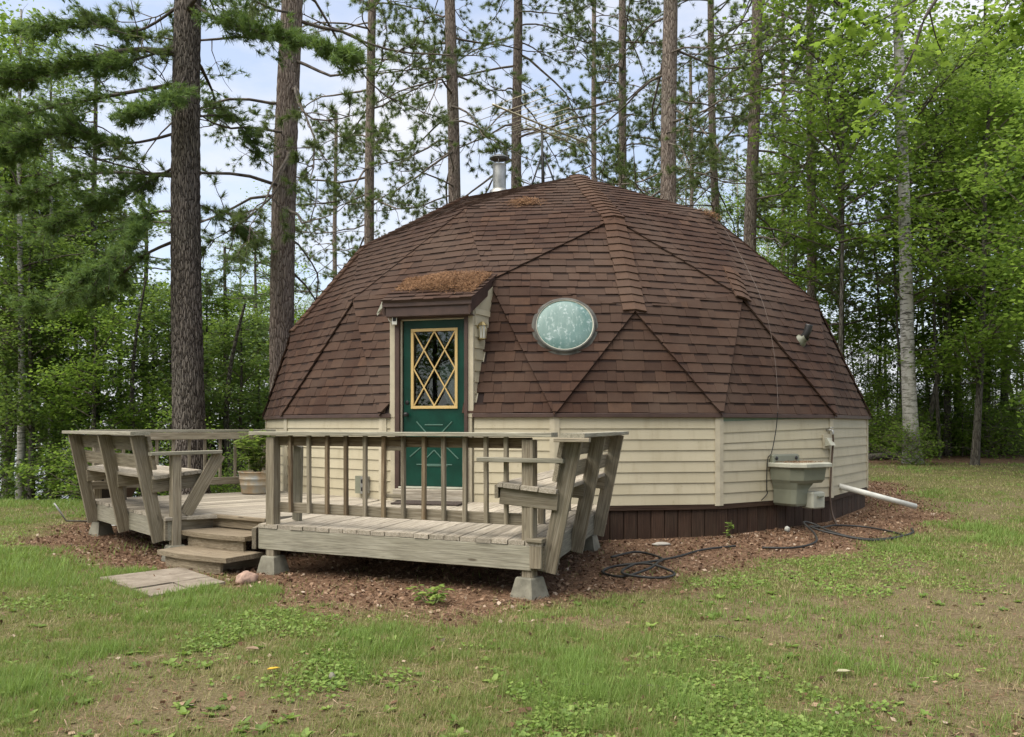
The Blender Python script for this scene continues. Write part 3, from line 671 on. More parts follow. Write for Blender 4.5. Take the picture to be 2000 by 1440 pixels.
# rim boards
def rim(a, b, off, z0=.217, z1=.416, m=M_fascia, th=.038, name='rim_board', e0=0., e1=0.):
    a, b = Vector(a), Vector(b); d = (b-a).normalized(); n = Vector((d.y, -d.x, 0))*off
    return board(name, zlift(a+n-d*e0, (z0+z1)/2), zlift(b+n+d*e1, (z0+z1)/2), th, z1-z0, m, deck)
dAB = (A_-B_).normalized(); nAB = Vector((dAB.y, -dAB.x, 0))
rim(B_, A_, -.024, e0=.0, e1=-.10)
rim(B_+dAB*.03, A_, -.07, m=M_rail)
rim(A_, C_, -.024, e0=-.05)
rim(P2_, L_, -.024)
rim(Q_, P2_, -.024, m=M_rail)
rim(L_, NT_, -.02, m=M_rail, e0=.02); board('rim_cap', zlift(L_-Vector((.02, .02, 0)), .437), zlift(NT_, .437), .05, .036, M_deck, deck)
rim(B_+Vector((-.02, 0, 0)), N2_, -.02, m=M_rail)
rim(NT_, N2_, -.02, z0=.325, z1=.418, m=M_step)
board('rim_end_block', zlift(A_-dAB*.055+ed*.06, .24), zlift(A_-dAB*.055+ed*.06, .418), .10, .12, M_rail, deck, up=ed)
board('rim_end_cap', zlift(A_-dAB*.12+ed*.06, .462), zlift(A_+dAB*.015+ed*.06, .462), .15, .03, M_rail, deck)
# joists, seen in the dark below
for t_ in (.25, .5, .75): board('joist', zlift(B_.lerp(A_, t_)+ed*.1, .33), zlift(B_.lerp(A_, t_)+ed*2.6, .33), .04, .17, M_rail, deck)
board('joist', zlift(P2_.lerp(L_, .5)+Vector((.1, .1, 0)), .33), zlift(P2_.lerp(L_, .5)+Vector((1.9, 1.6, 0)), .33), .04, .17, M_rail, deck)
# posts and pier blocks
inw = Vector((-dAB.y, dAB.x, 0))
PA, PB = A_-dAB*.14+inw*.075, B_+dAB*.13+inw*.06
PL, PF = L_+Vector((.05, .08, 0)), P2_+Vector((.15, .02, 0))
PR = A_+ed*2.75-nd*.12
def post(p, z1, ang, wd=.092, z0=.13, m=M_rail): return board('post', zlift(p, z0), zlift(p, z1), wd, wd, m, deck, up=(math.cos(ang), math.sin(ang), 0), c=.006)
angA = math.atan2(inw.y, inw.x); angL = R(41.6)
post(PA, 1.275, angA, .10); post(PB, 1.28, angA, .10); post(PL, 1.10, angL, .095); post(PF, .42, angL); post(PR, .42, angA)
def pier(p, ang, label, s=1.):
    o = empty('pier_block', (p.x, p.y, gzf(p.x, p.y)), label, 'pier block', 'concrete blocks under the deck')
    a, b, h = .122*s, .078*s, .165
    V = [(x*a, y*a, -.06) for x, y in ((-1, -1), (1, -1), (1, 1), (-1, 1))]+[(x*b, y*b, h-.01) for x, y in ((-1, -1), (1, -1), (1, 1), (-1, 1))]+[(x*(b-.008), y*(b-.008), h) for x, y in ((-1, -1), (1, -1), (1, 1), (-1, 1))]
    Fc = [(0, 1, 5, 4), (1, 2, 6, 5), (2, 3, 7, 6), (3, 0, 4, 7), (4, 5, 9, 8), (5, 6, 10, 9), (6, 7, 11, 10), (7, 4, 8, 11), (8, 9, 10, 11)]
    bpy.data.objects.remove(o)
    o = mk('pier_block', V, Fc, M_conc, None, Matrix.Translation((p.x, p.y, gzf(p.x, p.y))) @ Matrix.Rotation(ang, 4, 'Z'))
    return tag(o, label, 'pier block', 'concrete blocks under the deck')
pier(PA, angA-.25, 'concrete pier block under the near right corner of the deck', 1.05)
pier(PB, angA, 'concrete pier block just right of the wooden steps')
pier(PL, angL, 'concrete pier block half hidden left of the wooden steps')
pier(PF, angL+.3, 'concrete pier block under the far left corner of the deck')
pier(PR, angA, 'shaded concrete pier block under the right bench by the house')
# ---- front railing
rl = board('front_railing', zlift(B_-dAB*.10+inw*.05, 1.315), zlift(A_+dAB*.09+inw*.05, 1.315), .14, .036, M_fascia, deck)
board('top_rail', zlift(PB+inw*.045, 1.245), zlift(PA+inw*.045, 1.245), .036, .09, M_brown_wood, rl)
board('bottom_rail', zlift(PB+inw*.045-dAB*.03, .615), zlift(PA+inw*.045, .615), .036, .095, M_rail, rl)
def ray_s(px):  # where a line of sight meets the railing line
    d = Vector(((px-1000)/1620, 1, 0)); a = PB+inw*.01; e = dAB; n = Vector((-e.y, e.x, 0)); return (d*(a.dot(n)/d.dot(n))-a).dot(e)
bs = [ray_s(p) for p in (568, 604, 639, 676, 713, 749, 788, 828, 867, 908, 950, 989)]
for s_ in bs:
    p = PB+inw*.01+dAB*s_; M = M_brown_wood if random.random() < .6 else M_rail; lean = dAB*random.uniform(-.006, .006)
    o = board('baluster', zlift(p, .575), zlift(p+lean, 1.295), .036, .036, M, rl, up=(dAB.x, dAB.y, 0))
for z in (1.185, .765): board('crosspiece', zlift(PB+inw*.035+dAB*bs[5], z), zlift(PB+inw*.035+dAB*bs[6], z), .02, .036, M_rail, rl)
board('brace', zlift(PB+inw*.32+dAB*.02, .46), zlift(PB+inw*.10+dAB*.22, 1.20), .10, .038, M_fascia, deck, up=inw)
# ---- built-in benches
def bench(E0, e, out, ts, seat_len, name, label, arm_t, legs):
    """E0 edge point, e along edge, out outward normal; profile repeated at distances ts"""
    L = max(ts)-min(ts)
    pt = lambda t, o, z: zlift(E0+e*t+out*o, z)
    b = board(name, pt(min(ts)-.12, .255, 1.31), pt(max(ts)+.16, .255, 1.31), .19, .036, M_fascia, deck); tag(b, label)
    for t in ts: board('back_support', pt(t, .03, .20), pt(t, .25, 1.292), .045, .135, M_rail, b, up=out)
    for z0, z1, o0, o1 in ((1.13, 1.28, .155, .185), (.94, 1.085, .118, .146)):
        pA, pB = pt(min(ts)-.09, (o0+o1)/2-.02, (z0+z1)/2), pt(max(ts)+.09, (o0+o1)/2-.02, (z0+z1)/2)
        board('back_slat', pA, pB, .034, z1-z0, M_rail, b, up=(out*.2+Vector((0, 0, 1))))
    for t in ts:
        board('seat_bearer', pt(t-.04, .12, .775), pt(t-.04, -.36, .82), .038, .14, M_rail, b)
    for i, o in enumerate((.045, -.105, -.255, -.35)):
        wd = .142 if i < 3 else .04; z = .868-(o-.03)*.105
        board('seat_slat', pt(min(ts)-.10, o, z), pt(max(ts)+.12, o, z), wd, .036, M_deck, b, up=(out*.1+Vector((0, 0, 1))))
    board('seat_apron', pt(min(ts)-.08, -.385, .852), pt(max(ts)+.1, -.385, .852), .03, .11, M_rail, b)
    for t in legs: board('bench_leg', pt(t, -.30, ZD), pt(t, -.30, .78), .085, .06, M_rail, b, up=out)
    board('armrest', pt(arm_t, .17, 1.105), pt(arm_t, -.55, 1.112), .11, .036, M_fascia, b)
    return b
outR = nd
bench(A_, ed, outR, (.10, 1.25, 2.48), 2.4, 'right_bench' if False else 'deck_bench', 'built-in slatted bench along the right edge of the deck', .06, (1.25, 2.48))
board('cap_cleat', zlift(A_+ed*(-.06)+outR*.12, 1.275), zlift(A_+ed*(-.06)+outR*.40, 1.275), .09, .032, M_rail, deck)
eL = (P2_-L_).normalized(); outL = Vector((-.748, -.664, 0)).normalized()
bench(L_, eL, outL, (.14, 1.27, 2.50), 2.4, 'deck_bench', 'built-in slatted bench along the left edge of the deck', -.0, (1.4, 2.45))
board('arm_brace', zlift(PL-outL*.10, .47), zlift(PL-outL*.46, 1.085), .13, .04, M_rail, deck, up=eL)
# ---- back railing from the left bench to the house
eb_ = (Q_-P2_).normalized(); nb_ = Vector((-eb_.y, eb_.x, 0)); LB = (Q_-P2_).length
br = board('back_railing', zlift(P2_-eb_*.1, 1.32), zlift(Q_, 1.32), .13, .036, M_fascia, deck)
board('top_rail', zlift(P2_-nb_*.05, 1.25), zlift(Q_-nb_*.05, 1.25), .036, .095, M_rail, br); board('bottom_rail', zlift(P2_-nb_*.05, .63), zlift(Q_-nb_*.05, .63), .036, .10, M_rail, br)
k = .2
while k < LB-.05:
    p = P2_+eb_*k-nb_*.012; board('baluster', zlift(p, .57), zlift(p, 1.30), .036, .036, M_rail, br, up=(eb_.x, eb_.y, 0)); k += .205
post(Q_-eb_*.12+nb_*.03, 1.30, angL, .09, .4); post(P2_+eb_*.1+nb_*.03, 1.30, angL, .09, .4)
# ---- steps: treads bow outwards
es = Vector((.848, -.53, 0)).normalized(); ns = Vector((-.53, -.848, 0)).normalized(); S0 = Vector((-3.17, 8.80, 0))
steps = empty('deck_steps', (-2.9, 8.1, 0)); steps.parent = deck; steps.matrix_parent_inverse = WM[deck.name].inverted()
def tread(a0, a1, o0, o1, z, nm, th=.045, bow=.05):
    pts = [S0+es*a0+ns*o0, S0+es*a1+ns*o0]
    for i in range(9):
        t = 1-i/8; pts.append(S0+es*(a0+(a1-a0)*t)+ns*(o1+bow*math.sin(math.pi*t)))
    return prism(nm, [zlift(p, z) for p in pts], (0, 0, 1), th, es, M_step, steps)
def riser(a0, a1, o, z0, z1, bow=.05):
    pts = []
    for i in range(9): t = i/8; pts.append(S0+es*(a0+(a1-a0)*t)+ns*(o+bow*math.sin(math.pi*t)))
    V = []; th = .03
    for p in pts: V += [zlift(p, z0), zlift(p, z1), zlift(p-ns*th, z0), zlift(p-ns*th, z1)]
    Fc = []
    for i in range(8):
        k = i*4; Fc += [(k, k+4, k+5, k+1), (k+2, k+3, k+7, k+6), (k+1, k+5, k+7, k+3)]
    Fc += [(0, 1, 3, 2), (32, 34, 35, 33)]
    M = frame(S0+es*.5, es, (0, 0, 1)); Mi = M.inverted()
    return mk('riser', [Mi @ v for v in V], Fc, M_step, steps, M)
board('nosing', zlift(S0+ns*.015, .437), zlift(S0+es*.84+ns*.015, .437), .06, .036, M_step, deck)
riser(.0, .83, -.03, .31, .418, 0.); tread(-.05, .92, -.03, .36, .315, 'tread'); riser(.02, .86, .325, .16, .268)
tread(.05, 1.07, .26, .70, .165, 'tread'); riser(.12, .94, .66, -.03, .118)
for a in (.16, .82): board('stringer', zlift(S0+es*a-ns*.02, .05), zlift(S0+es*a+ns*.58, .05), .036, .12, M_step, steps)
# ------------------------------------------------------------------ things on and round the deck
tb = empty('planter_tub', (-3.50, 11.40, ZD), 'round galvanised tub planter with rusty stains on the deck', 'planter')
t = Mt('rusty_galvanised'); c = t.coord('Object'); nn = t.noise(c, 7, 5); M_tub = t.done(t.bsdf(t.ramp(nn, [(.3, (.30, .19, .10)), (.5, (.33, .28, .2)), (.65, (.30, .31, .29))]), .55, t.bump(nn, .2), .35))
Mtb = Matrix.Translation((-3.50, 11.40, ZD))
lathe('tub_wall', [(0, .01), (.205, .01), (.21, .03), (.223, .12), (.229, .125), (.229, .14), (.226, .145), (.236, .2), (.242, .205), (.242, .22), (.238, .225), (.25, .295), (.258, .30), (.258, .312), (.243, .312), (.235, .25)], M_tub, tb, Mtb, 40)
lathe('soil', [(.0, .272), (.12, .268), (.242, .255)], plain('potting_soil', (.05, .032, .02), .95, sc_=20), tb, Mtb, 24)
lf_mat = leafmat('young_green_leaf', [(0, (.09, .15, .03)), (.5, (.15, .23, .045)), (1, (.26, .34, .08))], .4)
def leaf_shape(cs, ds, ns_, L, Wd, tone, seg=3):
    """pointed leaf blades: centres of base, directions, normals -> V,F"""
    cs, ds, ns_ = map(np.asarray, (cs, ds, ns_)); n = len(cs); L = np.broadcast_to(L, n)[:, None]; Wd = np.broadcast_to(Wd, n)[:, None]
    sd = np.cross(ds, ns_); sd /= np.linalg.norm(sd, axis=1, keepdims=True)+1e-9
    V = np.stack([cs, cs+ds*L*.35+sd*Wd*.5-ns_*L*.0, cs+ds*L*.35-sd*Wd*.5, cs+ds*L*.4-ns_*Wd*.14, cs+ds*L*.78+sd*Wd*.33-ns_*L*.06, cs+ds*L*.78-sd*Wd*.33-ns_*L*.06, cs+ds*L-ns_*L*.16], 1).reshape(-1, 3)
    f = np.array([[0, 1, 3], [0, 3, 2], [1, 4, 3], [3, 5, 2], [3, 4, 6], [3, 6, 5]]); Fc = (f[None]+(np.arange(n)*7)[:, None, None]).reshape(-1, 3)
    return V, Fc, np.repeat(tone, 7)
def leafy_plant(name, loc, h, nst, spread, nl, L, label, catg, top=True, seed=1):
    r = np.random.default_rng(seed); root = empty(name, loc, label, catg) if top else None
    par = root if top else tb; cs = []; ds = []; ns_ = []; st = []
    for i in range(nst):
        a = r.uniform(0, 6.28); base_ = Vector(loc)+Vector((math.cos(a)*.03, math.sin(a)*.03, 0)); tip = base_+Vector((math.cos(a)*spread*r.uniform(.3, 1), math.sin(a)*spread*r.uniform(.3, 1), h*r.uniform(.7, 1)))
        mid = (base_+tip)/2+Vector((math.cos(a)*.02, math.sin(a)*.02, h*.08)); pth = smooth_path([base_, mid, tip], 5); st.append(tube_np(pth, [.006*(1-.7*k/(len(pth)-1)) for k in range(len(pth))], 5))
        for j in range(nl):
            t = r.uniform(.25, 1); q = pth[min(int(t*(len(pth)-1)), len(pth)-1)]; b = r.uniform(0, 6.28); d = Vector((math.cos(b), math.sin(b), r.uniform(-.25, .45))).normalized(); nn_ = (Vector((0, 0, 1))-d*d.z).normalized()
            cs.append(q); ds.append(d); ns_.append(nn_)
    V, Fc = cat(st); mk('stem', V, Fc, plain('green_stem', (.12, .14, .05), .6), par)
    n = len(cs); V, Fc, tn = leaf_shape(np.array(cs), np.array(ds), np.array(ns_), r.uniform(.7, 1.2, n)*L, r.uniform(.7, 1.1, n)*L*.62, r.random(n)); np_obj('leaves', V, Fc, lf_mat, par, tn)
leafy_plant('x', (-3.50, 11.40, ZD+.27), .64, 20, .30, 17, .12, None, None, False, 5)
mat_ = board('door_mat', F_DOOR.p(.36, ZD+.011, .40), F_DOOR.p(1.20, ZD+.011, .40), .38, .02, plain('brown_woven_mat', (.055, .04, .032), .95, var=.5, sc_=60, bump=1.), None); tag(mat_, 'worn dark brown rubber doormat at the green door', 'doormat')
leafy_plant('weed_plant', (-.62, 6.42, gzf(-.62, 6.42)), .15, 9, .13, 7, .075, 'bright green leafy weed sprouting before the front rim of the deck', 'plant', True, 8)
leafy_plant('seedling', (2.56, 10.08, .0), .25, 3, .08, 6, .075, 'small green seedling growing against the brown base boards', 'plant', True, 9)
# outdoor sink / cleaning station on the right wall
F = F_RIGHT
sk = empty('outdoor_sink', F.p(1.25, 0, .25), 'grey-green plastic outdoor wash sink hung on the cream siding', 'sink')
def loft(name, secs, m, par, smooth=False):
    n = len(secs[0]); V = [p for s_ in secs for p in s_]; Fc = []
    for i in range(len(secs)-1):
        for k_ in range(n): k2 = (k_+1) % n; Fc.append((i*n+k_, i*n+k2, (i+1)*n+k2, (i+1)*n+k_))
    Fc += [tuple(range(n-1, -1, -1)), tuple(range((len(secs)-1)*n, len(secs)*n))]
    return mk(name, V, Fc, m, par, smooth=smooth)
def oct_(s0, s1, o0, o1, z, c=.1): return [F.p(s0, z, o0), F.p(s0, z, o1-c), F.p(s0+c*.9, z, o1), F.p(s1-c*.9, z, o1), F.p(s1, z, o1-c), F.p(s1, z, o0)]
loft('basin', [oct_(.93, 1.50, .03, .42, .66, .11), oct_(.91, 1.53, .03, .45, .70, .12), oct_(.89, 1.55, .03, .47, .862, .13)], M_greyp, sk)
loft('counter_rim', [oct_(.86, 1.60, .025, .515, .862, .14), oct_(.855, 1.605, .025, .525, .868, .145), oct_(.855, 1.605, .025, .525, .908, .145), oct_(.865, 1.595, .025, .515, .916, .14)], M_greylid, sk)
loft('splash_back', [oct_(.90, 1.42, .02, .075, .914, .012), oct_(.90, 1.42, .02, .07, 1.0, .012), oct_(.92, 1.40, .02, .06, 1.02, .012)], M_greyp, sk)
for s_ in (.965, 1.345): lathe('screw_cap', [(0, .012), (.02, .012), (.026, 0)], M_black, sk, frame(F.p(s_, .97, .072), F.u, F.n), 14)
loft('pedestal', [oct_(.98, 1.24, .03, .34, .37, .05), oct_(.955, 1.26, .03, .35, .40, .05), oct_(.955, 1.27, .03, .36, .58, .05), oct_(.93, 1.36, .03, .38, .665, .06)], M_greyp, sk)
loft('hose_reel_arm', [oct_(1.20, 1.40, .05, .32, .375, .03), oct_(1.20, 1.40, .05, .32, .50, .03)], M_greyp, sk)
hr = loft('hose_box', [oct_(1.22, 1.44, .28, .43, .335, .02), oct_(1.205, 1.455, .27, .44, .35, .02), oct_(1.205, 1.455, .27, .44, .53, .02), oct_(1.225, 1.435, .28, .43, .55, .02)], M_greylid, sk)
board('pull_handle', F.p(1.29, .49, .455), F.p(1.385, .49, .455), .03, .022, M_greyp, hr)
V = []; n = 420
def needle_pile(name, pts, up, L, m, par=None, rnd=.5, wdt=.0022, M=None, seed=0, tone=None):
    r = np.random.default_rng(seed); n = len(pts); d = r.normal(size=(n, 3)); d -= np.outer(d@up, up)*(1-rnd*.35); d /= np.linalg.norm(d, axis=1, keepdims=True); s_ = np.cross(d, up+r.normal(size=(n, 3))*.4); s_ /= np.linalg.norm(s_, axis=1, keepdims=True)
    l = r.uniform(.6, 1.1, n)[:, None]*L; V = np.stack([pts-d*l*.5-s_*wdt, pts-d*l*.5+s_*wdt, pts+d*l*.5], 1).reshape(-1, 3); Fc = np.arange(n*3).reshape(-1, 3)
    return np_obj(name, V, Fc, m, par, np.repeat(r.random(n) if tone is None else tone, 3))
r_ = np.random.default_rng(3)
pts = np.array([F.p(r_.uniform(.9, 1.45), .922+abs(r_.normal())*.006, r_.uniform(.08, .42)) for _ in range(500)])
tag(needle_pile('needle_litter', pts, np.array([0, 0, 1.]), .06, M_needle_brown, sk, seed=2), kind='stuff')
# needles on the dormer roof and on the shell
cn_ = np.array(nrm); pts = []
while len(pts) < 9000:
    a, o = r_.uniform(.13, 1.2), r_.uniform(-.55, .14); u_ = (a-.13)/1.07; lim = .16-.30*(1-u_)**1.4
    hgt = max(0, 1-abs((a-.78)/.5)**2)*max(0, 1-abs((o+.28)/.40)**2)*.11
    if o > -.1+.2*(u_-.2)+r_.normal()*.04: continue
    pts.append(np.array(rp(a, o))+cn_*(.02+r_.random()*hgt))
tag(needle_pile('pine_needle_heap', np.array(pts), cn_, .085, M_needle_brown, None, .9, seed=4), 'heap of rusty pine needles on the little roof over the door', 'needle heap', kind='stuff')
def shell_pile(px, py, keys, n, sx, sy, h, label, seed):
    p, nn_ = on_plane(px, py, keys); eh = Vector((0, 0, 1)).cross(nn_).normalized(); s_ = nn_.cross(eh); r = np.random.default_rng(seed); P = []
    for _ in range(n):
        x, y = r.normal()*.5, r.normal()*.45; P.append(np.array(p+eh*(x*sx)+s_*(y*sy)+nn_*(.05+r.random()*h*math.exp(-x*x-y*y))))
    tag(needle_pile('pine_needle_patch', np.array(P), np.array(nn_), .11, M_needle_brown, None, .6, .003, seed=seed), label, 'needle patch', kind='stuff')
shell_pile(1026, 402, (('r1', 0), ('r2', 0), ('fc', 4)), 700, .24, .17, .06, 'small patch of rusty needles high on the dome left of the top ridge', 11)
shell_pile(1384, 424, (('r1', 0), ('r2', 0), ('fc', 0)), 260, .12, .3, .04, 'thin streak of needles near the right crest of the dome', 12)
# fittings that hang on the house
lan = empty('wall_lantern', D.p(1.25, 2.45, -.1), 'small brass lantern on the cream cheek of the entry dormer', 'lantern')
lo = D.p(1.285, 2.56, -.10)
lathe('mount_plate', [(0, .02), (.035, .02), (.045, 0)], M_brass, lan, frame(D.p(1.222, 2.62, -.10), -D.n, D.u), 16)
tube('arm', [D.p(1.23, 2.62, -.10), D.p(1.285, 2.66, -.10)], .009, M_brass, lan, 8)
lathe('lantern_roof', [(0, .12), (.02, .115), (.06, .075), (.065, .065), (.0, .065)], M_brass, lan, Matrix.Translation(lo), 8, False)
lathe('lantern_glass', [(.045, -.09), (.055, .065)], plain('frosted_glass', (.45, .45, .4), .2), lan, Matrix.Translation(lo), 8, False)
for k in range(8):
    a = 2*math.pi*k/8; tube('glass_bar', [lo+Vector((.047*math.cos(a), .047*math.sin(a), -.09)), lo+Vector((.057*math.cos(a), .057*math.sin(a), .065))], .004, M_brass, lan, 5)
lathe('lantern_base', [(.05, -.09), (.05, -.10), (.0, -.115)], M_brass, lan, Matrix.Translation(lo), 8, False)
sec = empty('security_camera', D.p(.19, 2.70, .06), 'small white security camera left of the green door head', 'camera')
board('body', D.p(.185, 2.70, .06), D.p(.215, 2.70, .14), .06, .105, M_white, sec); board('lens_face', D.p(.2155, 2.715, .1405), D.p(.2165, 2.715, .1425), .042, .055, M_black, sec)
tube('cable', smooth_path([D.p(.16, 2.68, .06), D.p(.10, 2.72, .05), D.p(.08, 2.85, .06), D.p(.09, 2.93, .08)], 6), .005, M_white, sec, 6)
brk = prism('corner_bracket', [D.p(.07, 2.94, .18), D.p(-.04, 2.80, .10), D.p(-.035, 2.77, .10), D.p(.03, 2.83, .12), D.p(.07, 2.86, .17)], D.n, .006, D.u, M_greylid, None); tag(brk, 'bent pale flashing sticking out left of the dormer roof', 'flashing')
tub_ = tube('cable_line', smooth_path([F.p(1.0, ZE+.02, .06), F.p(.99, 1.35, .045), F.p(.90, 1.05, .05), F.p(.845, .95, .03), F.p(.83, .6, .03), F.p(.84, .52, .03), F.p(.72, .44, .04)], 8), .006, M_black, None, 6)
tag(tub_, 'thin black cable hanging down the siding behind the sink', 'cable')
cb = []
pa, na = on_plane(1420, 470, (('fc', 0), ('i1', 0), ('r2', 0))); pb, nb2 = on_plane(1385, 425, (('r1', 0), ('r2', 0), ('fc', 0))); pc, nc = on_plane(1480, 590, (('fc', 0), ('i1', 0), ('i2', 0))); pd, nd2 = on_plane(1505, 700, (('i1', 0), ('b1', 0), ('bm', 0)))
tag(tube('antenna_cable', smooth_path([pb+nb2*.06, pa+na*.07, pc+nc*.07, pd+nd2*.07, F.p(1.0, ZE+.03, .07)], 8), .0032, plain('grey_cable', (.1, .075, .06), .6), None, 5), 'thin grey cable running down the right of the dome roof', 'cable')
sp = empty('garden_tap', F.p(2.05, 1.3, .05), 'brass garden tap near the right corner of the cream wall', 'tap')
tube('tap_body', [F.p(2.05, 1.33, .0), F.p(2.05, 1.33, .09)], .016, M_galv, sp, 10); tube('spout', smooth_path([F.p(2.05, 1.33, .07), F.p(2.05, 1.32, .10), F.p(2.05, 1.27, .105)], 4), .014, M_galv, sp, 10)
lathe('tap_handle', [(0, .01), (.03, .008), (.032, -.002), (.01, -.006)], M_galv, sp, frame(F.p(2.05, 1.36, .075), F.u, (0, 0, 1)), 12)
def ground_path(pts, r=.013, n=8): return [Vector((p.x, p.y, p.z+gzf(p.x, p.y)+r+.012)) for p in smooth_path([Vector((a, b, c)) for a, b, c in pts], n)]
hp = [F.p(2.05, 1.27, .105), F.p(2.075, 1.15, .09), F.p(2.07, .9, .07), F.p(2.045, .6, .07), F.p(2.04, .42, .07), F.p(2.02, .2, .12), F.p(1.95, .05, .25)]
tag(tube('tap_hose', smooth_path(hp, 8), .014, plain('brown_hose', (.07, .045, .03), .6), None, 8), 'brown hose hanging from the garden tap by the corner', 'hose')
tag(tube('soaker_hose', ground_path([(1.02, 8.52, .02), (1.35, 8.95, .01), (1.55, 8.6, .0), (1.42, 8.1, .03), (1.25, 7.65, .04), (1.0, 7.5, .0), (.84, 7.72, .0), (1.0, 7.95, .02), (1.3, 7.9, .05), (1.5, 7.65, .0), (1.3, 7.42, .0), (1.0, 7.5, .03), (1.15, 7.85, .05), (1.4, 8.2, .03), (1.75, 8.7, .0), (2.1, 9.1, .0), (2.5, 9.28, .0)]), .0125, M_rubber, None, 8), 'black rubber hose lying in loose coils by the right bench', 'hose')
tag(tube('garden_hose', ground_path([(2.75, 9.12, .0), (3.1, 9.1, .0), (3.42, 9.35, .02), (3.6, 9.9, .05), (3.62, 10.3, .12), (3.75, 10.35, .1), (3.85, 10.1, .05), (4.0, 9.75, .02), (4.3, 9.75, .0), (4.75, 10.1, .0), (4.6, 10.7, .0), (4.2, 10.75, .02), (3.85, 10.3, .06), (3.65, 10.15, .09), (3.75, 9.85, .06), (4.2, 9.65, .0), (4.9, 10.2, .0), (5.1, 10.6, .0)]), .0125, M_rubber, None, 8), 'tangled dark hose lying in litter below the outdoor sink', 'hose')
f2 = F_FAR
pe = tube('drain_pipe', [f2.p(.42, .545, -.02), Vector((5.72, 11.75, .245))], .04, M_white, None, 20); tag(pe, 'white plastic drain pipe sticking out past the right corner', 'pipe')
lathe('pipe_bore', [(0, 0), (.033, 0)], M_black, pe, frame(Vector((5.7208, 11.7502, .2446)), Vector((0, 0, 1)), Vector((5.72, 11.75, .245))-f2.p(.42, .545, -.02)), 16)
# television antenna on its tripod behind the crest
an = empty('tv_antenna', (.57, 15.3, 5.5), 'old rooftop television antenna on a tripod behind the dome crest', 'antenna')
mast = tube('mast', [(.57, 15.3, 5.4), (.55, 15.28, 6.93)], .022, plain('dull_mast_steel', (.06, .058, .05), .6, .3), an, 8)
for dx, dy in ((-.32, -.15), (.36, -.1), (.05, .4)): tube('tripod_leg', [(.57, 15.3, 6.45), (.57+dx, 15.3+dy, 5.45)], .016, M_black, an, 6); tube('tripod_brace', [(.57, 15.3, 5.95), (.57+dx*.5, 15.3+dy*.5, 5.97)], .009, M_black, an, 6)
bA, bB = Vector((-.335, 14.3, 6.93)), Vector((1.45, 16.25, 6.93)); M_alu = plain('weathered_aluminium', (.45, .41, .28), .45, .6)
tube('boom', [bA, bB], .018, M_alu, an, 8); q0, q1 = bA.lerp(bB, .33)-Vector((0, 0, .11)), bA.lerp(bB, .78)-Vector((0, 0, .11)); tube('lower_boom', [q0, q1], .014, M_alu, an, 8)
for p, q in ((q0, bA.lerp(bB, .33)), (q1, bA.lerp(bB, .78))): tube('boom_link', [p, q], .012, M_alu, an, 6)
pd_ = Vector((.738, -.674, 0))
for i, (t_, hl) in enumerate([(.02, 1.25), (.14, 1.15), (.2, .55), (.27, 1.0), (.33, .45), (.38, .9), (.45, .8), (.52, .72), (.6, .62), (.66, .5)]):
    p = bA.lerp(bB, t_); tube('element', [p-pd_*hl, p+pd_*hl], .006, M_alu, an, 6)
for i in range(7): p = bA.lerp(bB, .8+i*.028); tube('element', [p-pd_*.14, p+pd_*.14], .005, M_alu, an, 5)
for i in range(8): p = q0.lerp(q1, i/8); tube('element', [p-pd_*(.34-.015*i), p+pd_*(.1)], .005, M_alu, an, 5)
# small cart behind the left bench
ct = empty('garden_cart', (-5.1, 11.0, 0), 'black garden cart with a white-rimmed wheel behind the left bench', 'cart')
def rect_(x0, x1, y0, y1, z): return [Vector((x0, y0, z)), Vector((x1, y0, z)), Vector((x1, y1, z)), Vector((x0, y1, z))]
loft('tray', [rect_(-5.45, -5.2, 11.0, 11.35, .42), rect_(-5.62, -5.08, 10.85, 11.45, .70), rect_(-5.64, -5.06, 10.83, 11.47, .71)], M_black, ct)
Mwh = frame((-4.97, 10.86, gzf(-4.97, 10.86)+.075), (1, 0, 0), (.25, -.97, 0))
wh = lathe('wheel', [(.052, -.022), (.072, -.018), (.078, 0), (.072, .018), (.052, .022)], M_rubber, ct, Mwh, 28); lathe('wheel_rim', [(.03, .016), (.05, .024), (.058, .022), (.058, -.022), (.03, -.016)], M_white, wh, Mwh, 28)
tube('axle', [(-4.97, 10.86, .075), (-5.55, 11.0, .075)], .01, M_galv, ct, 6)
for x in (-5.15, -5.5): tube('frame_tube', [(x, 10.95, .08), (x-.02, 11.05, .45)], .012, M_galv, ct, 6)
tube('push_bar', [(-5.5, 10.98, .12), (-5.75, 10.7, .16), (-5.85, 10.6, .40)], .012, M_galv, ct, 6)
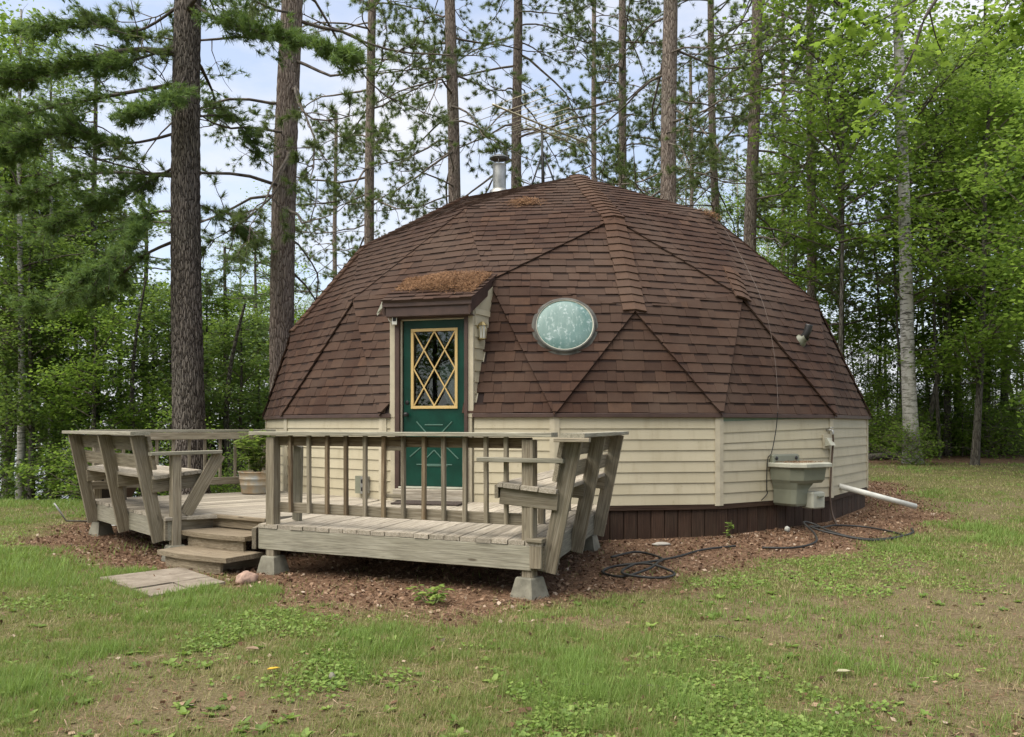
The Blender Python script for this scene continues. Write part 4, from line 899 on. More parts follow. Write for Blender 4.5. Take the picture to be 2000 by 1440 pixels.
# paving stones before the steps, with sunk joints
t = Mt('worn_paver'); c = t.coord('Object', rnd=9); nn = t.noise(c, 8, 6, .65); M_pave = t.done(t.bsdf(t.ramp(nn, [(.3, (.14, .115, .085)), (.55, (.215, .182, .14)), (.75, (.28, .245, .195))]), .95, t.bump(t.noise(c, 50, 4, .7), .5, .01)))
pv_ = empty('paving_patch', (-3.1, 7.35, 0), 'patch of worn flat concrete pavers at the foot of the steps', 'paving')
pa_, pb_, pc_, pd2 = Vector((-3.72, 7.46, 0)), Vector((-3.20, 8.02, 0)), Vector((-2.50, 7.24, 0)), Vector((-2.90, 6.66, 0))
for i in range(3):
    for j in range(2):
        q = lambda u_, v_: pa_.lerp(pd2, u_).lerp(pb_.lerp(pc_, u_), v_)
        u0, u1, v0, v1 = i/3+.006, (i+1)/3-.006, j/2+.006, (j+1)/2-.006; z = .012+random.uniform(-.004, .004)
        ps = []
        for a, b in ((u0, v0), (.5*(u0+u1), v0), (u1, v0), (u1, .5*(v0+v1)), (u1, v1), (.5*(u0+u1), v1), (u0, v1), (u0, .5*(v0+v1))):
            p = q(a, b); ps.append(Vector((p.x+random.uniform(-.008, .008), p.y+random.uniform(-.008, .008), z+gzf(p.x, p.y)+.006)))
        zc = sum(p.z for p in ps)/8; ps = [Vector((p.x, p.y, zc)) for p in ps]
        prism('paver', ps, (0, 0, 1), .05, (1, .3, 0), M_pave, pv_)
def stone(name, loc, s, m, label, seed, catg='stone'):
    me = bpy.data.meshes.new(name); import bmesh; bm = bmesh.new(); bmesh.ops.create_icosphere(bm, subdivisions=3, radius=1)
    for v in bm.verts: k_ = 1+.28*mnoise.noise(v.co*1.3+Vector((seed, 0, 0)))+.08*mnoise.noise(v.co*4); v.co = Vector((v.co.x*s[0], v.co.y*s[1], v.co.z*s[2]))*k_
    bm.to_mesh(me); bm.free(); me.materials.append(m); me.polygons.foreach_set('use_smooth', [True]*len(me.polygons))
    o = bpy.data.objects.new(name, me); link(o, Matrix.Translation(loc)); tag(o, label, catg); return o
stone('field_stone', (-2.35, 7.33, .035), (.095, .08, .065), plain('pink_granite', (.32, .215, .165), .85, var=.3, sc_=25, bump=.5), 'pinkish fist-sized stone beside the lowest step', 1)
# ------------------------------------------------------------------ trees
def bark_mat(name, els, sx=16, sz=2.6, bump=1., furrow=(.02, .014, .011)):
    t = Mt(name); c = t.coord('Object', rnd=40)
    m1 = t.n('ShaderNodeMapping', {'Vector': c, 'Scale': (sx, sx, sz)}).outputs[0]
    wob = t.n('ShaderNodeVectorMath', {0: m1, 1: t.n('ShaderNodeVectorMath', {0: t.n('ShaderNodeTexNoise', {'Vector': m1, 'Scale': .6, 'Detail': 3.}).outputs['Color'], 1: (1.4, 1.4, 1.4)}, operation='MULTIPLY').outputs[0]}, operation='ADD').outputs[0]
    vo = t.n('ShaderNodeTexVoronoi', {'Vector': wob, 'Scale': 1.}, feature='DISTANCE_TO_EDGE').outputs['Distance']
    n1 = t.noise(m1, 1.6, 6, .65); n2 = t.noise(c, 55, 3, .7); n3 = t.noise(c, .9, 3)
    col = t.ramp(n1, els); col = t.mix(t.math('MULTIPLY', t.ramp(n3, [(.4, (0, 0, 0)), (.7, (1, 1, 1))]), .35), col, (.17, .17, .13))
    col = t.mix(t.ramp(vo, [(.0, (1, 1, 1)), (.11, (0, 0, 0))]), col, furrow)
    h = t.math('ADD', t.ramp(vo, [(.0, (0, 0, 0)), (.2, (1, 1, 1))]), t.math('MULTIPLY', n2, .35))
    return t.done(t.bsdf(col, .92, t.bump(h, bump, .03), 0., .15))
M_bark_w = bark_mat('white_pine_bark', [(.25, (.095, .078, .065)), (.5, (.185, .157, .134)), (.75, (.29, .255, .22))], 34, 5.)
M_bark_r = bark_mat('red_pine_bark', [(.25, (.15, .115, .092)), (.5, (.27, .218, .18)), (.75, (.39, .335, .29))], 26, 4.6, .8, (.075, .052, .042))
M_bark_d = bark_mat('grey_bark', [(.25, (.05, .045, .036)), (.5, (.10, .092, .075)), (.75, (.17, .16, .13))], 24, 3.5, .6)
M_limb_w = plain('dark_limb_bark', (.085, .07, .058), .9, var=.4)
M_limb = plain('limb_bark', (.15, .125, .10), .9, var=.4)
def birch_mat():
    t = Mt('birch_bark'); c = t.coord('Object')
    b = t.noise(t.n('ShaderNodeMapping', {'Vector': c, 'Scale': (2.2, 2.2, 15)}).outputs[0], 1.5, 5, .7); s = t.noise(c, 5, 5, .7); hgt = t.n('ShaderNodeSeparateXYZ', {0: c}).outputs[2]
    col = t.ramp(t.noise(c, 2, 4), [(.3, (.38, .365, .335)), (.7, (.55, .535, .50))])
    col = t.mix(t.ramp(b, [(.53, (0, 0, 0)), (.58, (1, 1, 1))]), col, (.05, .045, .04))
    col = t.mix(t.ramp(s, [(.50, (0, 0, 0)), (.62, (.8, .8, .8))]), col, (.12, .115, .09))
    col = t.mix(t.math('MULTIPLY', t.ramp(t.math('MULTIPLY', hgt, .2), [(.2, (1, 1, 1)), (.8, (0, 0, 0))]), .55), col, (.20, .20, .15))
    return t.done(t.bsdf(col, .8, t.bump(s, .4, .02), 0., .2))
M_birch = birch_mat()
M_ndl_w = leafmat('white_pine_needles', [(0, (.06, .105, .034)), (.4, (.095, .16, .05)), (.75, (.135, .215, .066)), (1, (.19, .28, .09))], .33, .5)
M_ndl_r = leafmat('red_pine_needles', [(0, (.06, .09, .034)), (.4, (.092, .13, .05)), (.75, (.13, .17, .068)), (1, (.18, .21, .095))], .35, .5)
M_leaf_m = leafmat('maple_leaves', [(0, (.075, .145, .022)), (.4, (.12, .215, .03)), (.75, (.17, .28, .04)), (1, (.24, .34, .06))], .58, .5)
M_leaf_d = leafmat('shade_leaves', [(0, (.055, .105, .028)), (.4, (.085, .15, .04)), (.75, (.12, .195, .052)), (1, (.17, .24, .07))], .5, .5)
M_leaf_b = leafmat('birch_leaves', [(0, (.09, .15, .035)), (.5, (.14, .22, .05)), (1, (.21, .28, .08))], .5, .5)

def tubes_np(paths, seg=4):
    """list of (pts(n,3), radii(n)) -> V, quads"""
    VV = []; FF = []; base_ = 0; ang = np.arange(seg)*2*np.pi/seg
    for P, rd in paths:
        P = np.asarray(P, float); rd = np.asarray(rd, float); n = len(P); T = np.gradient(P, axis=0); T /= np.linalg.norm(T, axis=1, keepdims=True)+1e-9
        ref = np.where(np.abs(T[:, 2:3]) < .9, np.array([[0, 0, 1.]]), np.array([[1., 0, 0]])); U = np.cross(T, ref); U /= np.linalg.norm(U, axis=1, keepdims=True)+1e-9; Wv = np.cross(T, U)
        V = P[:, None]+rd[:, None, None]*(U[:, None]*np.cos(ang)[None, :, None]+Wv[:, None]*np.sin(ang)[None, :, None]); VV.append(V.reshape(-1, 3))
        i = np.arange(n-1)[:, None]*seg; k = np.arange(seg)[None]; k2 = (k+1) % seg
        FF.append(np.stack([i+k, i+k2, i+seg+k2, i+seg+k], -1).reshape(-1, 4)+base_); base_ += n*seg
    return np.concatenate(VV), np.concatenate(FF)
def trunk_geo(H, r0, r1, seg=18, rows=60, lean=(0, 0), bow=(0, 0), amp=.02, flare=.35, fine=0., seed=0, zmin=-.6):
    r = np.random.default_rng(seed); zs = np.linspace(zmin, H, rows); t = np.clip(zs/H, 0, 1)
    cx = lean[0]*t+bow[0]*np.sin(t*3.1)+.04*np.sin(zs*.5+seed); cy = lean[1]*t+bow[1]*np.sin(t*3.1)
    rad = (r0+(r1-r0)*t)*(1+flare*np.exp(-np.maximum(zs, 0)/.5)); a = np.arange(seg)*2*np.pi/seg
    V = np.zeros((rows, seg, 3))
    for i in range(rows):
        for k in range(seg):
            q = Vector((math.cos(a[k])*2.2, math.sin(a[k])*2.2, zs[i]*.7+seed)); d = 1+amp*2*mnoise.noise(q)
            if fine:
                q2 = Vector((math.cos(a[k])*rad[i]*26, math.sin(a[k])*rad[i]*26, zs[i]*5.+seed*3)); n_ = abs(mnoise.noise(q2)); d += fine*(min(n_*3.2, 1)-.7)+fine*.5*mnoise.noise(q2*2.3)
            V[i, k] = (cx[i]+rad[i]*d*math.cos(a[k]), cy[i]+rad[i]*d*math.sin(a[k]), zs[i])
    i = np.arange(rows-1)[:, None]*seg; k = np.arange(seg)[None]; k2 = (k+1) % seg
    return V.reshape(-1, 3), np.stack([i+k, i+k2, i+seg+k2, i+seg+k], -1).reshape(-1, 4), (lambda z: (np.interp(z, zs, cx), np.interp(z, zs, cy), np.interp(z, zs, rad)))
def needles(C, Dr, n, L, wdt, spread, r):
    M_ = len(C); C = np.repeat(C, n, 0); Dr = np.repeat(Dr, n, 0); d = Dr+r.normal(size=C.shape)*spread; d /= np.linalg.norm(d, axis=1, keepdims=True)
    s = np.cross(d, r.normal(size=C.shape)); s /= np.linalg.norm(s, axis=1, keepdims=True)+1e-9; l = (L*r.uniform(.65, 1.1, len(C)))[:, None]
    C = C-Dr*(r.random(len(C))*L*.55)[:, None]
    V = np.stack([C-s*wdt, C+s*wdt, C+d*l], 1).reshape(-1, 3); tn = np.repeat(np.clip(np.repeat(r.random(M_)*.6, n)+r.random(len(C))*.4, 0, 1), 3)
    return V, np.arange(len(V)).reshape(-1, 3), tn
def walk(r, p, d, L, n, wob, grav):
    P = [np.array(p, float)]; d = np.array(d, float); st = L/n
    for i in range(n):
        d = d+r.normal(size=3)*wob; d[2] += grav*(i/n-.35 if grav > 0 else 1.); d /= np.linalg.norm(d); P.append(P[-1]+d*st)
    return np.array(P), d
def red_pine(seed, H=22, z0=4.5, nb=64, dens=1.):
    """limbs and needle tufts of a tall, sparse red pine, trunk axis at the origin"""
    r = np.random.default_rng(seed); paths = []; TC = []; TD = []
    for b in range(nb):
        f = (b+r.random())/nb; z = z0+(H-z0)*f**.9; live = f > .12 or r.random() < .4
        az = r.uniform(0, 2*np.pi); L = (1.7+2.6*math.sin(math.pi*min(1, .18+f*.8)))*r.uniform(.65, 1.15); el = r.uniform(-.15, .45)-(.25 if f < .35 else 0)
        d = np.array([math.cos(az)*math.cos(el), math.sin(az)*math.cos(el), math.sin(el)]); P, dl = walk(r, (0, 0, z), d, L, 9, .15, r.choice([.22, .3, -.07])); rb = .007+.0075*L
        paths.append((P, np.linspace(rb, .007, len(P))))
        ns = int(r.integers(5, 9)*dens) if live else 3
        for k in range(ns):
            t = r.uniform(.3, 1)**.8; i = min(int(t*9), 8); q = P[i]+(P[i+1]-P[i])*r.random(); dd = P[i+1]-P[i]; dd /= np.linalg.norm(dd); sd = dd+r.normal(size=3)*.75; sd[2] += .12; sd /= np.linalg.norm(sd)
            l2 = r.uniform(.35, 1.15)*(1.15-t*.4); P2, d2 = walk(r, q, sd, l2, 5, .22, .25); paths.append((P2, np.linspace(.011, .0045, 6)))
            if not live and r.random() < .85: continue
            for m in range(int(r.integers(3, 6)*dens)):
                i2 = int(r.integers(2, 6)); e = P2[i2]; td = (P2[i2]-P2[i2-1])/np.linalg.norm(P2[i2]-P2[i2-1])*.7+r.normal(size=3)*.5; td[2] += .25; td /= np.linalg.norm(td); tip = e+td*r.uniform(.05, .28); paths.append((np.array([e, (e+tip)/2+r.normal(size=3)*.015, tip]), np.array([.005, .004, .003]))); TC.append(tip); TD.append(td)
        if live: TC.append(P[-1]); TD.append(dl)
    return paths, np.array(TC), np.array(TD)
def white_pine(seed, H=20, z0=2.2, nb=60, sp=1., L0=3.4, azr=None):
    """soft layered sprays of a white pine"""
    r = np.random.default_rng(seed); paths = []; TC = []; TD = []
    for b in range(nb):
        f = (b+r.random())/nb; z = z0+(H-z0)*f; az = r.uniform(0, 2*np.pi) if azr is None else r.uniform(*azr)
        L = L0*(1.05-.75*f)*r.uniform(.6, 1.15)+.4; el = r.uniform(-.1, .3)
        d = np.array([math.cos(az)*math.cos(el), math.sin(az)*math.cos(el), math.sin(el)]); P, dl = walk(r, (0, 0, z), d, L, 10, .09, r.choice([.18, .12, -.03])); paths.append((P, np.linspace(.016+.012*L, .006, len(P))))
        for k in range(int((7+L*5.0)*sp)):
            t = r.uniform(.22, 1)**.8; i = min(int(t*10), 9); q = P[i]+(P[i+1]-P[i])*r.random(); dd = P[i+1]-P[i]; dd /= np.linalg.norm(dd); side = np.cross(dd, [0, 0, 1.]); side /= np.linalg.norm(side)+1e-9
            sd = dd*r.uniform(.3, 1)+side*r.choice([-1, 1])*r.uniform(.4, 1.1)+np.array([0, 0, r.normal()*.22]); sd /= np.linalg.norm(sd)
            l2 = r.uniform(.3, .95)*(1.1-t*.35); P2, d2 = walk(r, q, sd, l2, 5, .12, .1); paths.append((P2, np.linspace(.008, .003, 6)))
            for m in range(int(r.integers(5, 9))):
                u = r.uniform(.2, 1)*5; i2 = min(int(u), 4); e = P2[i2]+(P2[i2+1]-P2[i2])*(u-i2)+r.normal(size=3)*np.array([.06, .06, .025]); td = (P2[i2+1]-P2[i2]); td = td/np.linalg.norm(td)+r.normal(size=3)*np.array([.45, .45, .3]); td[2] += .12; td /= np.linalg.norm(td); TC.append(e); TD.append(td)
    return paths, np.array(TC), np.array(TD)
def broadleaf(seed, H=12, z0=1.6, nb=26, L0=2.6, leaf=.10, nl=22, flat=.35, clump=.34, subs=8, topw=.5):
    r = np.random.default_rng(seed); paths = []; LC = []
    for b in range(nb):
        f = (b+r.random())/nb; z = z0+(H*.97-z0)*f; az = r.uniform(0, 2*np.pi); L = L0*(math.sin(math.pi*(.2+.72*f))*(1-topw*f*.6)+.15)*r.uniform(.7, 1.15); el = r.uniform(.1, .75)
        d = np.array([math.cos(az)*math.cos(el), math.sin(az)*math.cos(el), math.sin(el)]); P, dl = walk(r, (0, 0, z-.4), d, L, 7, .13, .02); paths.append((P, np.linspace(.012+.012*L, .005, len(P))))
        for k in range(subs):
            t = r.uniform(.2, 1); i = min(int(t*7), 6); q = P[i]+(P[i+1]-P[i])*r.random(); sd = (P[i+1]-P[i])/np.linalg.norm(P[i+1]-P[i])*.6+r.normal(size=3)*np.array([.8, .8, .3]); sd /= np.linalg.norm(sd); l2 = r.uniform(.3, 1.)
            P2, d2 = walk(r, q, sd, l2, 4, .15, -.02); paths.append((P2, np.linspace(.008, .003, 5)))
            n = int(nl*r.uniform(.5, 1.4)); e = P2[np.minimum(r.integers(1, 5, n), 4)]; LC.append(e+r.normal(size=(n, 3))*np.array([clump, clump, clump*flat]))
    LC = np.concatenate(LC); n = len(LC); nr = r.normal(size=(n, 3))*.42+np.array([0, 0, 1.]); nr /= np.linalg.norm(nr, axis=1, keepdims=True)
    return paths, LC, nr
def leaf_quads(C, N_, size, r, fold=.25):
    n = len(C); d = r.normal(size=(n, 3)); d -= N_*(d*N_).sum(1, keepdims=True); d /= np.linalg.norm(d, axis=1, keepdims=True); s = np.cross(N_, d); l = (size*r.uniform(.6, 1.25, n))[:, None]
    V = np.stack([C-d*l*.5, C+s*l*.42-N_*l*.08, C+d*l*.55-N_*l*.14, C-s*l*.42-N_*l*.08], 1).reshape(-1, 3); i = np.arange(n)[:, None]*4
    Fc = np.concatenate([i+np.array([[0, 1, 2]]), i+np.array([[0, 2, 3]])]); cl = np.clip(.5+.28*r.normal(size=n), 0, 1)
    return V, Fc, np.repeat(cl, 4)
PROTO = {}
def proto(key, limbs, crown): PROTO[key] = (limbs, crown)
for i in range(4):
    r = np.random.default_rng(50+i); pa, C, Dn = red_pine(20+i, 21+i, 4.4+i*.3, 54, 1.25); V, Fc = tubes_np(pa, 4); lm = np_mesh('pine_limbs', V, Fc, M_limb, smooth=True)
    V, Fc, tn = needles(C, Dn, 58, .155, .0056, .7, r); proto(('red', i), lm, np_mesh('pine_needles', V, Fc, M_ndl_r, tn))
for i in range(3):
    r = np.random.default_rng(60+i); pa, C, Dn = white_pine(30+i, (15, 17, 12)[i], (1.2, 1.6, .6)[i], (54, 56, 50)[i], .8, (3.0, 3.4, 2.6)[i]); V, Fc = tubes_np(pa, 3); lm = np_mesh('white_pine_limbs', V, Fc, M_limb)
    V, Fc, tn = needles(C, Dn, 14, .13, .0085, .6, r); proto(('white', i), lm, np_mesh('white_pine_sprays', V, Fc, M_ndl_w, tn))
for i in range(4):
    r = np.random.default_rng(70+i); pa, C, Nn = broadleaf(40+i, (12, 14, 10, 13)[i], (2.5, 3.3, .8, 2.8)[i], (34, 38, 30, 36)[i], (2.9, 3.2, 2.5, 3.)[i], nl=37, subs=9); V, Fc = tubes_np(pa, 3); lm = np_mesh('maple_limbs', V, Fc, M_limb)
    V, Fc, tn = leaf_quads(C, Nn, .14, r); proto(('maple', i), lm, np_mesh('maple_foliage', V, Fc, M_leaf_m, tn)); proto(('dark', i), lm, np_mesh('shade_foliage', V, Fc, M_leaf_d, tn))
for i in range(2):
    r = np.random.default_rng(80+i); pa, C, Nn = broadleaf(45+i, 15+i, 4.5, 34, 2.3, nl=26, subs=8, flat=.8, clump=.3); V, Fc = tubes_np(pa, 3); lm = np_mesh('birch_limbs', V, Fc, M_limb)
    V, Fc, tn = leaf_quads(C, Nn, .085, r); proto(('birch', i), lm, np_mesh('birch_foliage', V, Fc, M_leaf_b, tn))
for i in range(2):   # shrubs and saplings of the wood edge
    r = np.random.default_rng(90+i); pa, C, Nn = broadleaf(48+i, (1.9, 3.4)[i], .15, 26, (1.1, 1.0)[i], nl=16, subs=6, clump=.2, flat=.6); V, Fc = tubes_np(pa, 3); lm = np_mesh('shrub_stems', V, Fc, M_limb)
    V, Fc, tn = leaf_quads(C, Nn, .095, r); proto(('shrub', i), lm, np_mesh('shrub_foliage', V, Fc, M_leaf_m, tn))
TRUNKS = {}; HB = (12, 14, 10, 13); HW = (15, 17, 12)
def trunk_mesh(key, m, *a, **k):
    if key not in TRUNKS:
        V, Fc, _ = trunk_geo(*a, **k); TRUNKS[key] = np_mesh('trunk', V, Fc, m, smooth=True)
    return TRUNKS[key]
def put(name, x, y, parts, rz, label, catg='tree', group=None, s=1., tilt=(0, 0)):
    """tree thing: parts = [(part name, mesh, own scale)]"""
    z = gzf(x, y); o = empty(name, (x, y, z), label, catg, group)
    for nm, me, ps in parts:
        c = bpy.data.objects.new(nm, me); M = Matrix.Translation((x, y, z)) @ Matrix.Rotation(tilt[0], 4, 'Y') @ Matrix.Rotation(tilt[1], 4, 'X') @ Matrix.Rotation(rz, 4, 'Z') @ Matrix.Diagonal((*([ps*s]*3 if not hasattr(ps, '__len__') else [p*s for p in ps]), 1)); link(c, M, o)
    return o
def at(px, d): return (px-1000)*d/1620, d
# --- the tall pines behind the dome, each with its own trunk
def pine(px, d, dia, var, rz, label, tilt=0., m=None, fine=0., seg=18, rows=50, H=23, key=None, name='red_pine'):
    x, y = at(px, d); tm = trunk_mesh(('pine', px), m or M_bark_r, H, dia/2, dia*.26, seg, rows, seed=px % 17, amp=.03, fine=fine, bow=(.06*((px % 5)-2), .05))
    lm, cr = PROTO[key or ('red', var)]
    return put(name, x, y, [('trunk', tm, 1.), ('limbs', lm, 1.), ('crown', cr, 1.)], rz, label, 'pine tree', 'tall pines round the dome', tilt=(tilt, 0))
pine(546, 16.0, .50, 0, .4, 'thick pinkish-barked pine standing against the left side of the dome', .030, fine=.07, seg=44, rows=220)
pine(716, 25, .36, 1, 2.0, 'thin pine with many bare arching branches, between the thick left pine and the dome top', .012)
pine(899, 24, .44, 2, 1.1, 'straight grey pine rising just left of the metal flue', -.022)
pine(1006, 26, .40, 3, 3.5, 'pine trunk rising directly behind the metal flue and antenna')
pine(1213, 30, .38, 0, 4.6, 'slim pine trunk just right of the dome crest')
pine(1299, 20.5, .45, 1, 5.4, 'thickest pine behind the right slope of the dome')
pine(1416, 31, .36, 2, .2, 'thin pale leaning pine, between two thicker ones behind the right slope', -.030)
pine(1456, 24.5, .42, 3, 2.6, 'pine at the far right of the row, where the dome meets the maples', .02)
pine(1588, 28, .36, 0, 1.9, 'pine half hidden in maple leaves right of the dome')
for i, (px, d) in enumerate([(655, 40), (1160, 38), (1350, 43), (1530, 40)]):
    x, y = at(px, d); tm = trunk_mesh('far', M_bark_r, 23, .17, .09, 12, 26, seed=3, amp=.04)
    lm, cr = PROTO['red', i % 4]; put('red_pine', x, y, [('trunk', tm, 1.), ('limbs', lm, 1.), ('crown', cr, 1.)], i*1.3, ('slim far pine between the thick left pine and the narrow spruce', 'slim far pine seen just left of the slim pine at the dome crest', 'slim far pine behind the gap left of the thin leaning pine', 'slim far pine just left of the first right-hand maples')[i], 'pine tree', 'distant pines behind the dome', s=(.9, 1., .85)[i % 3])
# --- the big white pine at the left: its own trunk and sprays
r = np.random.default_rng(5)
TX, TY = at(367, 14); TG = gzf(TX, TY)
def bough(r, pts, wid, n, paths, TC, TD):
    """a soft flat bough along a path (points relative to the tree base)"""
    P = np.array(smooth_path([Vector(p) for p in pts], 6)); m = len(P); L = np.linalg.norm(np.diff(P, axis=0), axis=1).sum(); paths.append((P, np.linspace(.010+.0065*L, .005, m)))
    for k in range(int(n*1.75)):
        t = r.uniform(.18, 1)**.75; i = min(int(t*(m-1)), m-2); q = P[i]+(P[i+1]-P[i])*r.random(); dd = P[i+1]-P[i]; dd /= np.linalg.norm(dd); side = np.cross(dd, [0, 0, 1.]); side /= np.linalg.norm(side)+1e-9
        sd = dd*r.uniform(.4, 1.1)+side*r.choice([-1, 1])*r.uniform(.3, 1.1)+np.array([0, 0, r.normal()*.2+.05]); sd /= np.linalg.norm(sd); l2 = wid*r.uniform(.35, 1.)*(1.1-t*.4); P2, d2 = walk(r, q, sd, l2, 5, .12, .08); paths.append((P2, np.linspace(.008, .003, 6)))
        for j in range(int(r.integers(6, 10))):
            u = r.uniform(.1, 1)*5; i2 = min(int(u), 4); e = P2[i2]+(P2[i2+1]-P2[i2])*(u-i2)+r.normal(size=3)*np.array([.06, .06, .035]); td = (P2[i2+1]-P2[i2]); td = td/np.linalg.norm(td)+r.normal(size=3)*np.array([.45, .45, .3]); td[2] += .12; td /= np.linalg.norm(td); TC.append(e); TD.append(td)
pa, C, Dn = white_pine(33, 17, 7.5, 30, .9, 2.7)
TCb, TDb = [], []
def rel(px, py, d): return ((px-1000)*d/1620-TX, d-TY, EYE+(832.4-py)*d/1620-TG)
for pts, wid, n in [([(0, 0, 8.6), rel(430, 40, 13), rel(540, 70, 12.5), rel(690, 115, 12)], .75, 48), ([(0, 0, 7.4), rel(330, 195, 13.2), rel(250, 225, 12.8)], .6, 26),
                    ([(0, 0, 7.9), rel(250, 120, 13.6), rel(120, 130, 13.2), rel(20, 150, 13)], .95, 52), ([(0, 0, 8.6), rel(270, 60, 14), rel(180, 40, 14), rel(60, 60, 14)], .8, 34), ([(0, 0, 6.4), rel(250, 280, 14), rel(120, 260, 13.6), rel(10, 300, 13.4)], 1.0, 56),
                    ([(0, 0, 5.9), rel(300, 350, 14.4), rel(200, 400, 14.4), rel(90, 450, 14.2)], .95, 46), ([(0, 0, 5.0), rel(290, 420, 13.8), rel(230, 500, 13.4), rel(140, 560, 13)], .95, 46), ([(0, 0, 4.6), rel(280, 500, 14.6), rel(180, 580, 15), rel(60, 600, 15)], .9, 40),
                    ([(0, 0, 6.6), rel(450, 230, 15), rel(500, 290, 15.4)], .6, 16), ([(0, 0, 5.2), rel(430, 420, 15), rel(490, 470, 15.6)], .7, 18), ([(0, 0, 7.2), rel(200, 190, 15), rel(60, 220, 15.4), rel(-60, 260, 15.5)], 1.0, 44), ([(0, 0, 5.6), rel(170, 340, 15.4), rel(20, 400, 15.8)], .9, 36)]: bough(r, pts, wid, n, pa, TCb, TDb)
C = np.concatenate([C, np.array(TCb)]); Dn = np.concatenate([Dn, np.array(TDb)])
V, Fc = tubes_np(pa, 5); lmW = np_mesh('white_pine_limbs', V, Fc, M_limb_w, smooth=True); V, Fc, tn = needles(C, Dn, 26, .13, .0058, .55, r); crW = np_mesh('white_pine_sprays', V, Fc, M_ndl_w, tn)
x, y = at(367, 14); tmW = trunk_mesh('bigwhite', M_bark_w, 20, .268, .13, 56, 260, seed=2, amp=.02, fine=.085)
put('white_pine', x, y, [('trunk', tmW, 1.), ('limbs', lmW, 1.), ('crown', crW, 1.)], 0., 'big dark-barked white pine standing behind the left bench of the deck', 'pine tree', 'tall pines round the dome')
tmw = trunk_mesh('wp', M_bark_w, 17, .16, .05, 14, 40, seed=6)
def wpine(px, d, var, rz, s, label, group='soft pines in the left wood'):
    x, y = at(px, d); lm, cr = PROTO['white', var]; return put('white_pine', x, y, [('trunk', tmw, (1, 1, HW[var]/17*.97)), ('limbs', lm, 1.), ('crown', cr, 1.)], rz, label, 'pine tree', group, s=s)
LP = 'soft blue-green white pine crowding the wood left of the dome'
for i, (px, d, v, s) in enumerate([(185, 23, 1, .8), (285, 27, 2, .9), (440, 24, 2, .7), (500, 29, 0, .7), (60, 26, 2, .95)]): wpine(px, d, v, i*1.1+.3, s, LP)
# --- spruce spire
def spruce():
    r = np.random.default_rng(8); pa = []; TC = []; TD = []; H = 13.0
    for b in range(120):
        f = b/120; z = 2+(H-2.1)*f; L = (1.25*(1-f)+.08)*r.uniform(.7, 1.1); az = r.uniform(0, 6.28); d = np.array([math.cos(az), math.sin(az), -.15]); P, dl = walk(r, (0, 0, z), d, L, 5, .06, .12); pa.append((P, np.linspace(.014, .004, 6)))
        for k in range(int(4+L*14)): i = r.integers(1, 6); TC.append(P[i]+r.normal(size=3)*np.array([.09, .09, .03])); TD.append(dl+r.normal(size=3)*.5)
    V, Fc = tubes_np(pa, 3); lm = np_mesh('spruce_limbs', V, Fc, M_limb); TD = np.array(TD); TD /= np.linalg.norm(TD, axis=1, keepdims=True); V, Fc, tn = needles(np.array(TC), TD, 12, .09, .006, .7, r); cr = np_mesh('spruce_needles', V, Fc, M_ndl_r, tn)
    x, y = at(828, 31); tm = trunk_mesh('spruce', M_bark_d, 13.1, .11, .01, 10, 24)
    put('spruce', x, y, [('trunk', tm, 1.), ('limbs', lm, 1.), ('crown', cr, 1.)], 0, 'narrow pointed spruce between two pines above the left dome slope', 'spruce')
spruce()
# --- birch with its bush
x, y = at(1785, 23.3); V, Fc, _ = trunk_geo(17, .20, .095, 26, 90, lean=(-.45, 0), bow=(-.12, 0), amp=.03, flare=.5, seed=4); tb_ = np_mesh('trunk', V, Fc, M_birch, smooth=True)
put('birch', x, y, [('trunk', tb_, 1.), ('limbs', PROTO['birch', 0][0], 1.), ('crown', PROTO['birch', 0][1], 1.)], 0., 'white-barked birch at the right edge of the lawn', 'birch tree')
put('birch_bush', x-.35, y-.35, [('stems', PROTO['shrub', 0][0], .62), ('foliage', PROTO['shrub', 0][1], .62)], 1., 'low leafy bush at the foot of the white birch', 'bush')
# --- maples and saplings of the right-hand wood
tmD = trunk_mesh('dec', M_bark_d, 13, .12, .03, 12, 34, seed=9, amp=.06); tmS = trunk_mesh('sap', M_bark_d, 9, .05, .015, 8, 26, seed=11, amp=.05, bow=(.25, .1), flare=.1); tmB = trunk_mesh('bir', M_birch, 15, .12, .03, 12, 30, seed=12, amp=.05)
GM = 'bright green maple in the wood right of the dome'
for i, (px, d, v, s) in enumerate([(1560, 31, 0, 1.0), (1640, 27, 1, .95), (1760, 29, 2, 1.0), (1850, 27, 0, 1.0), (1905, 22.5, 3, .85), (1960, 28, 1, 1.05), (2020, 24, 0, 1.0), (2060, 19, 2, .9), (2080, 31, 3, 1.2), (1535, 34, 0, .85)]):
    x, y = at(px, d); lm, cr = PROTO['maple', v]; put('maple', x, y, [('trunk', tmD, (1, 1, HB[v]/13*.96)), ('limbs', lm, 1.), ('crown', cr, 1.)], i*2.3, GM, 'maple tree', 'maples of the right-hand wood', s=s, tilt=(random.uniform(-.04, .04), random.uniform(-.03, .03)))
for i in range(34):
    px = 1650+i*11+random.uniform(-6, 6); d = random.uniform(25, 46); x, y = at(px, d); s = random.uniform(.7, 1.2); th = random.choice((.6, .8, 1.1, 1.7))
    put('sapling', x, y, [('trunk', tmS, (th, th, 1.))], random.uniform(0, 6), 'bare slender sapling stem in the shaded right-hand wood', 'sapling', 'saplings of the right-hand wood', s=s, tilt=(random.uniform(-.09, .09), random.uniform(-.06, .06)))
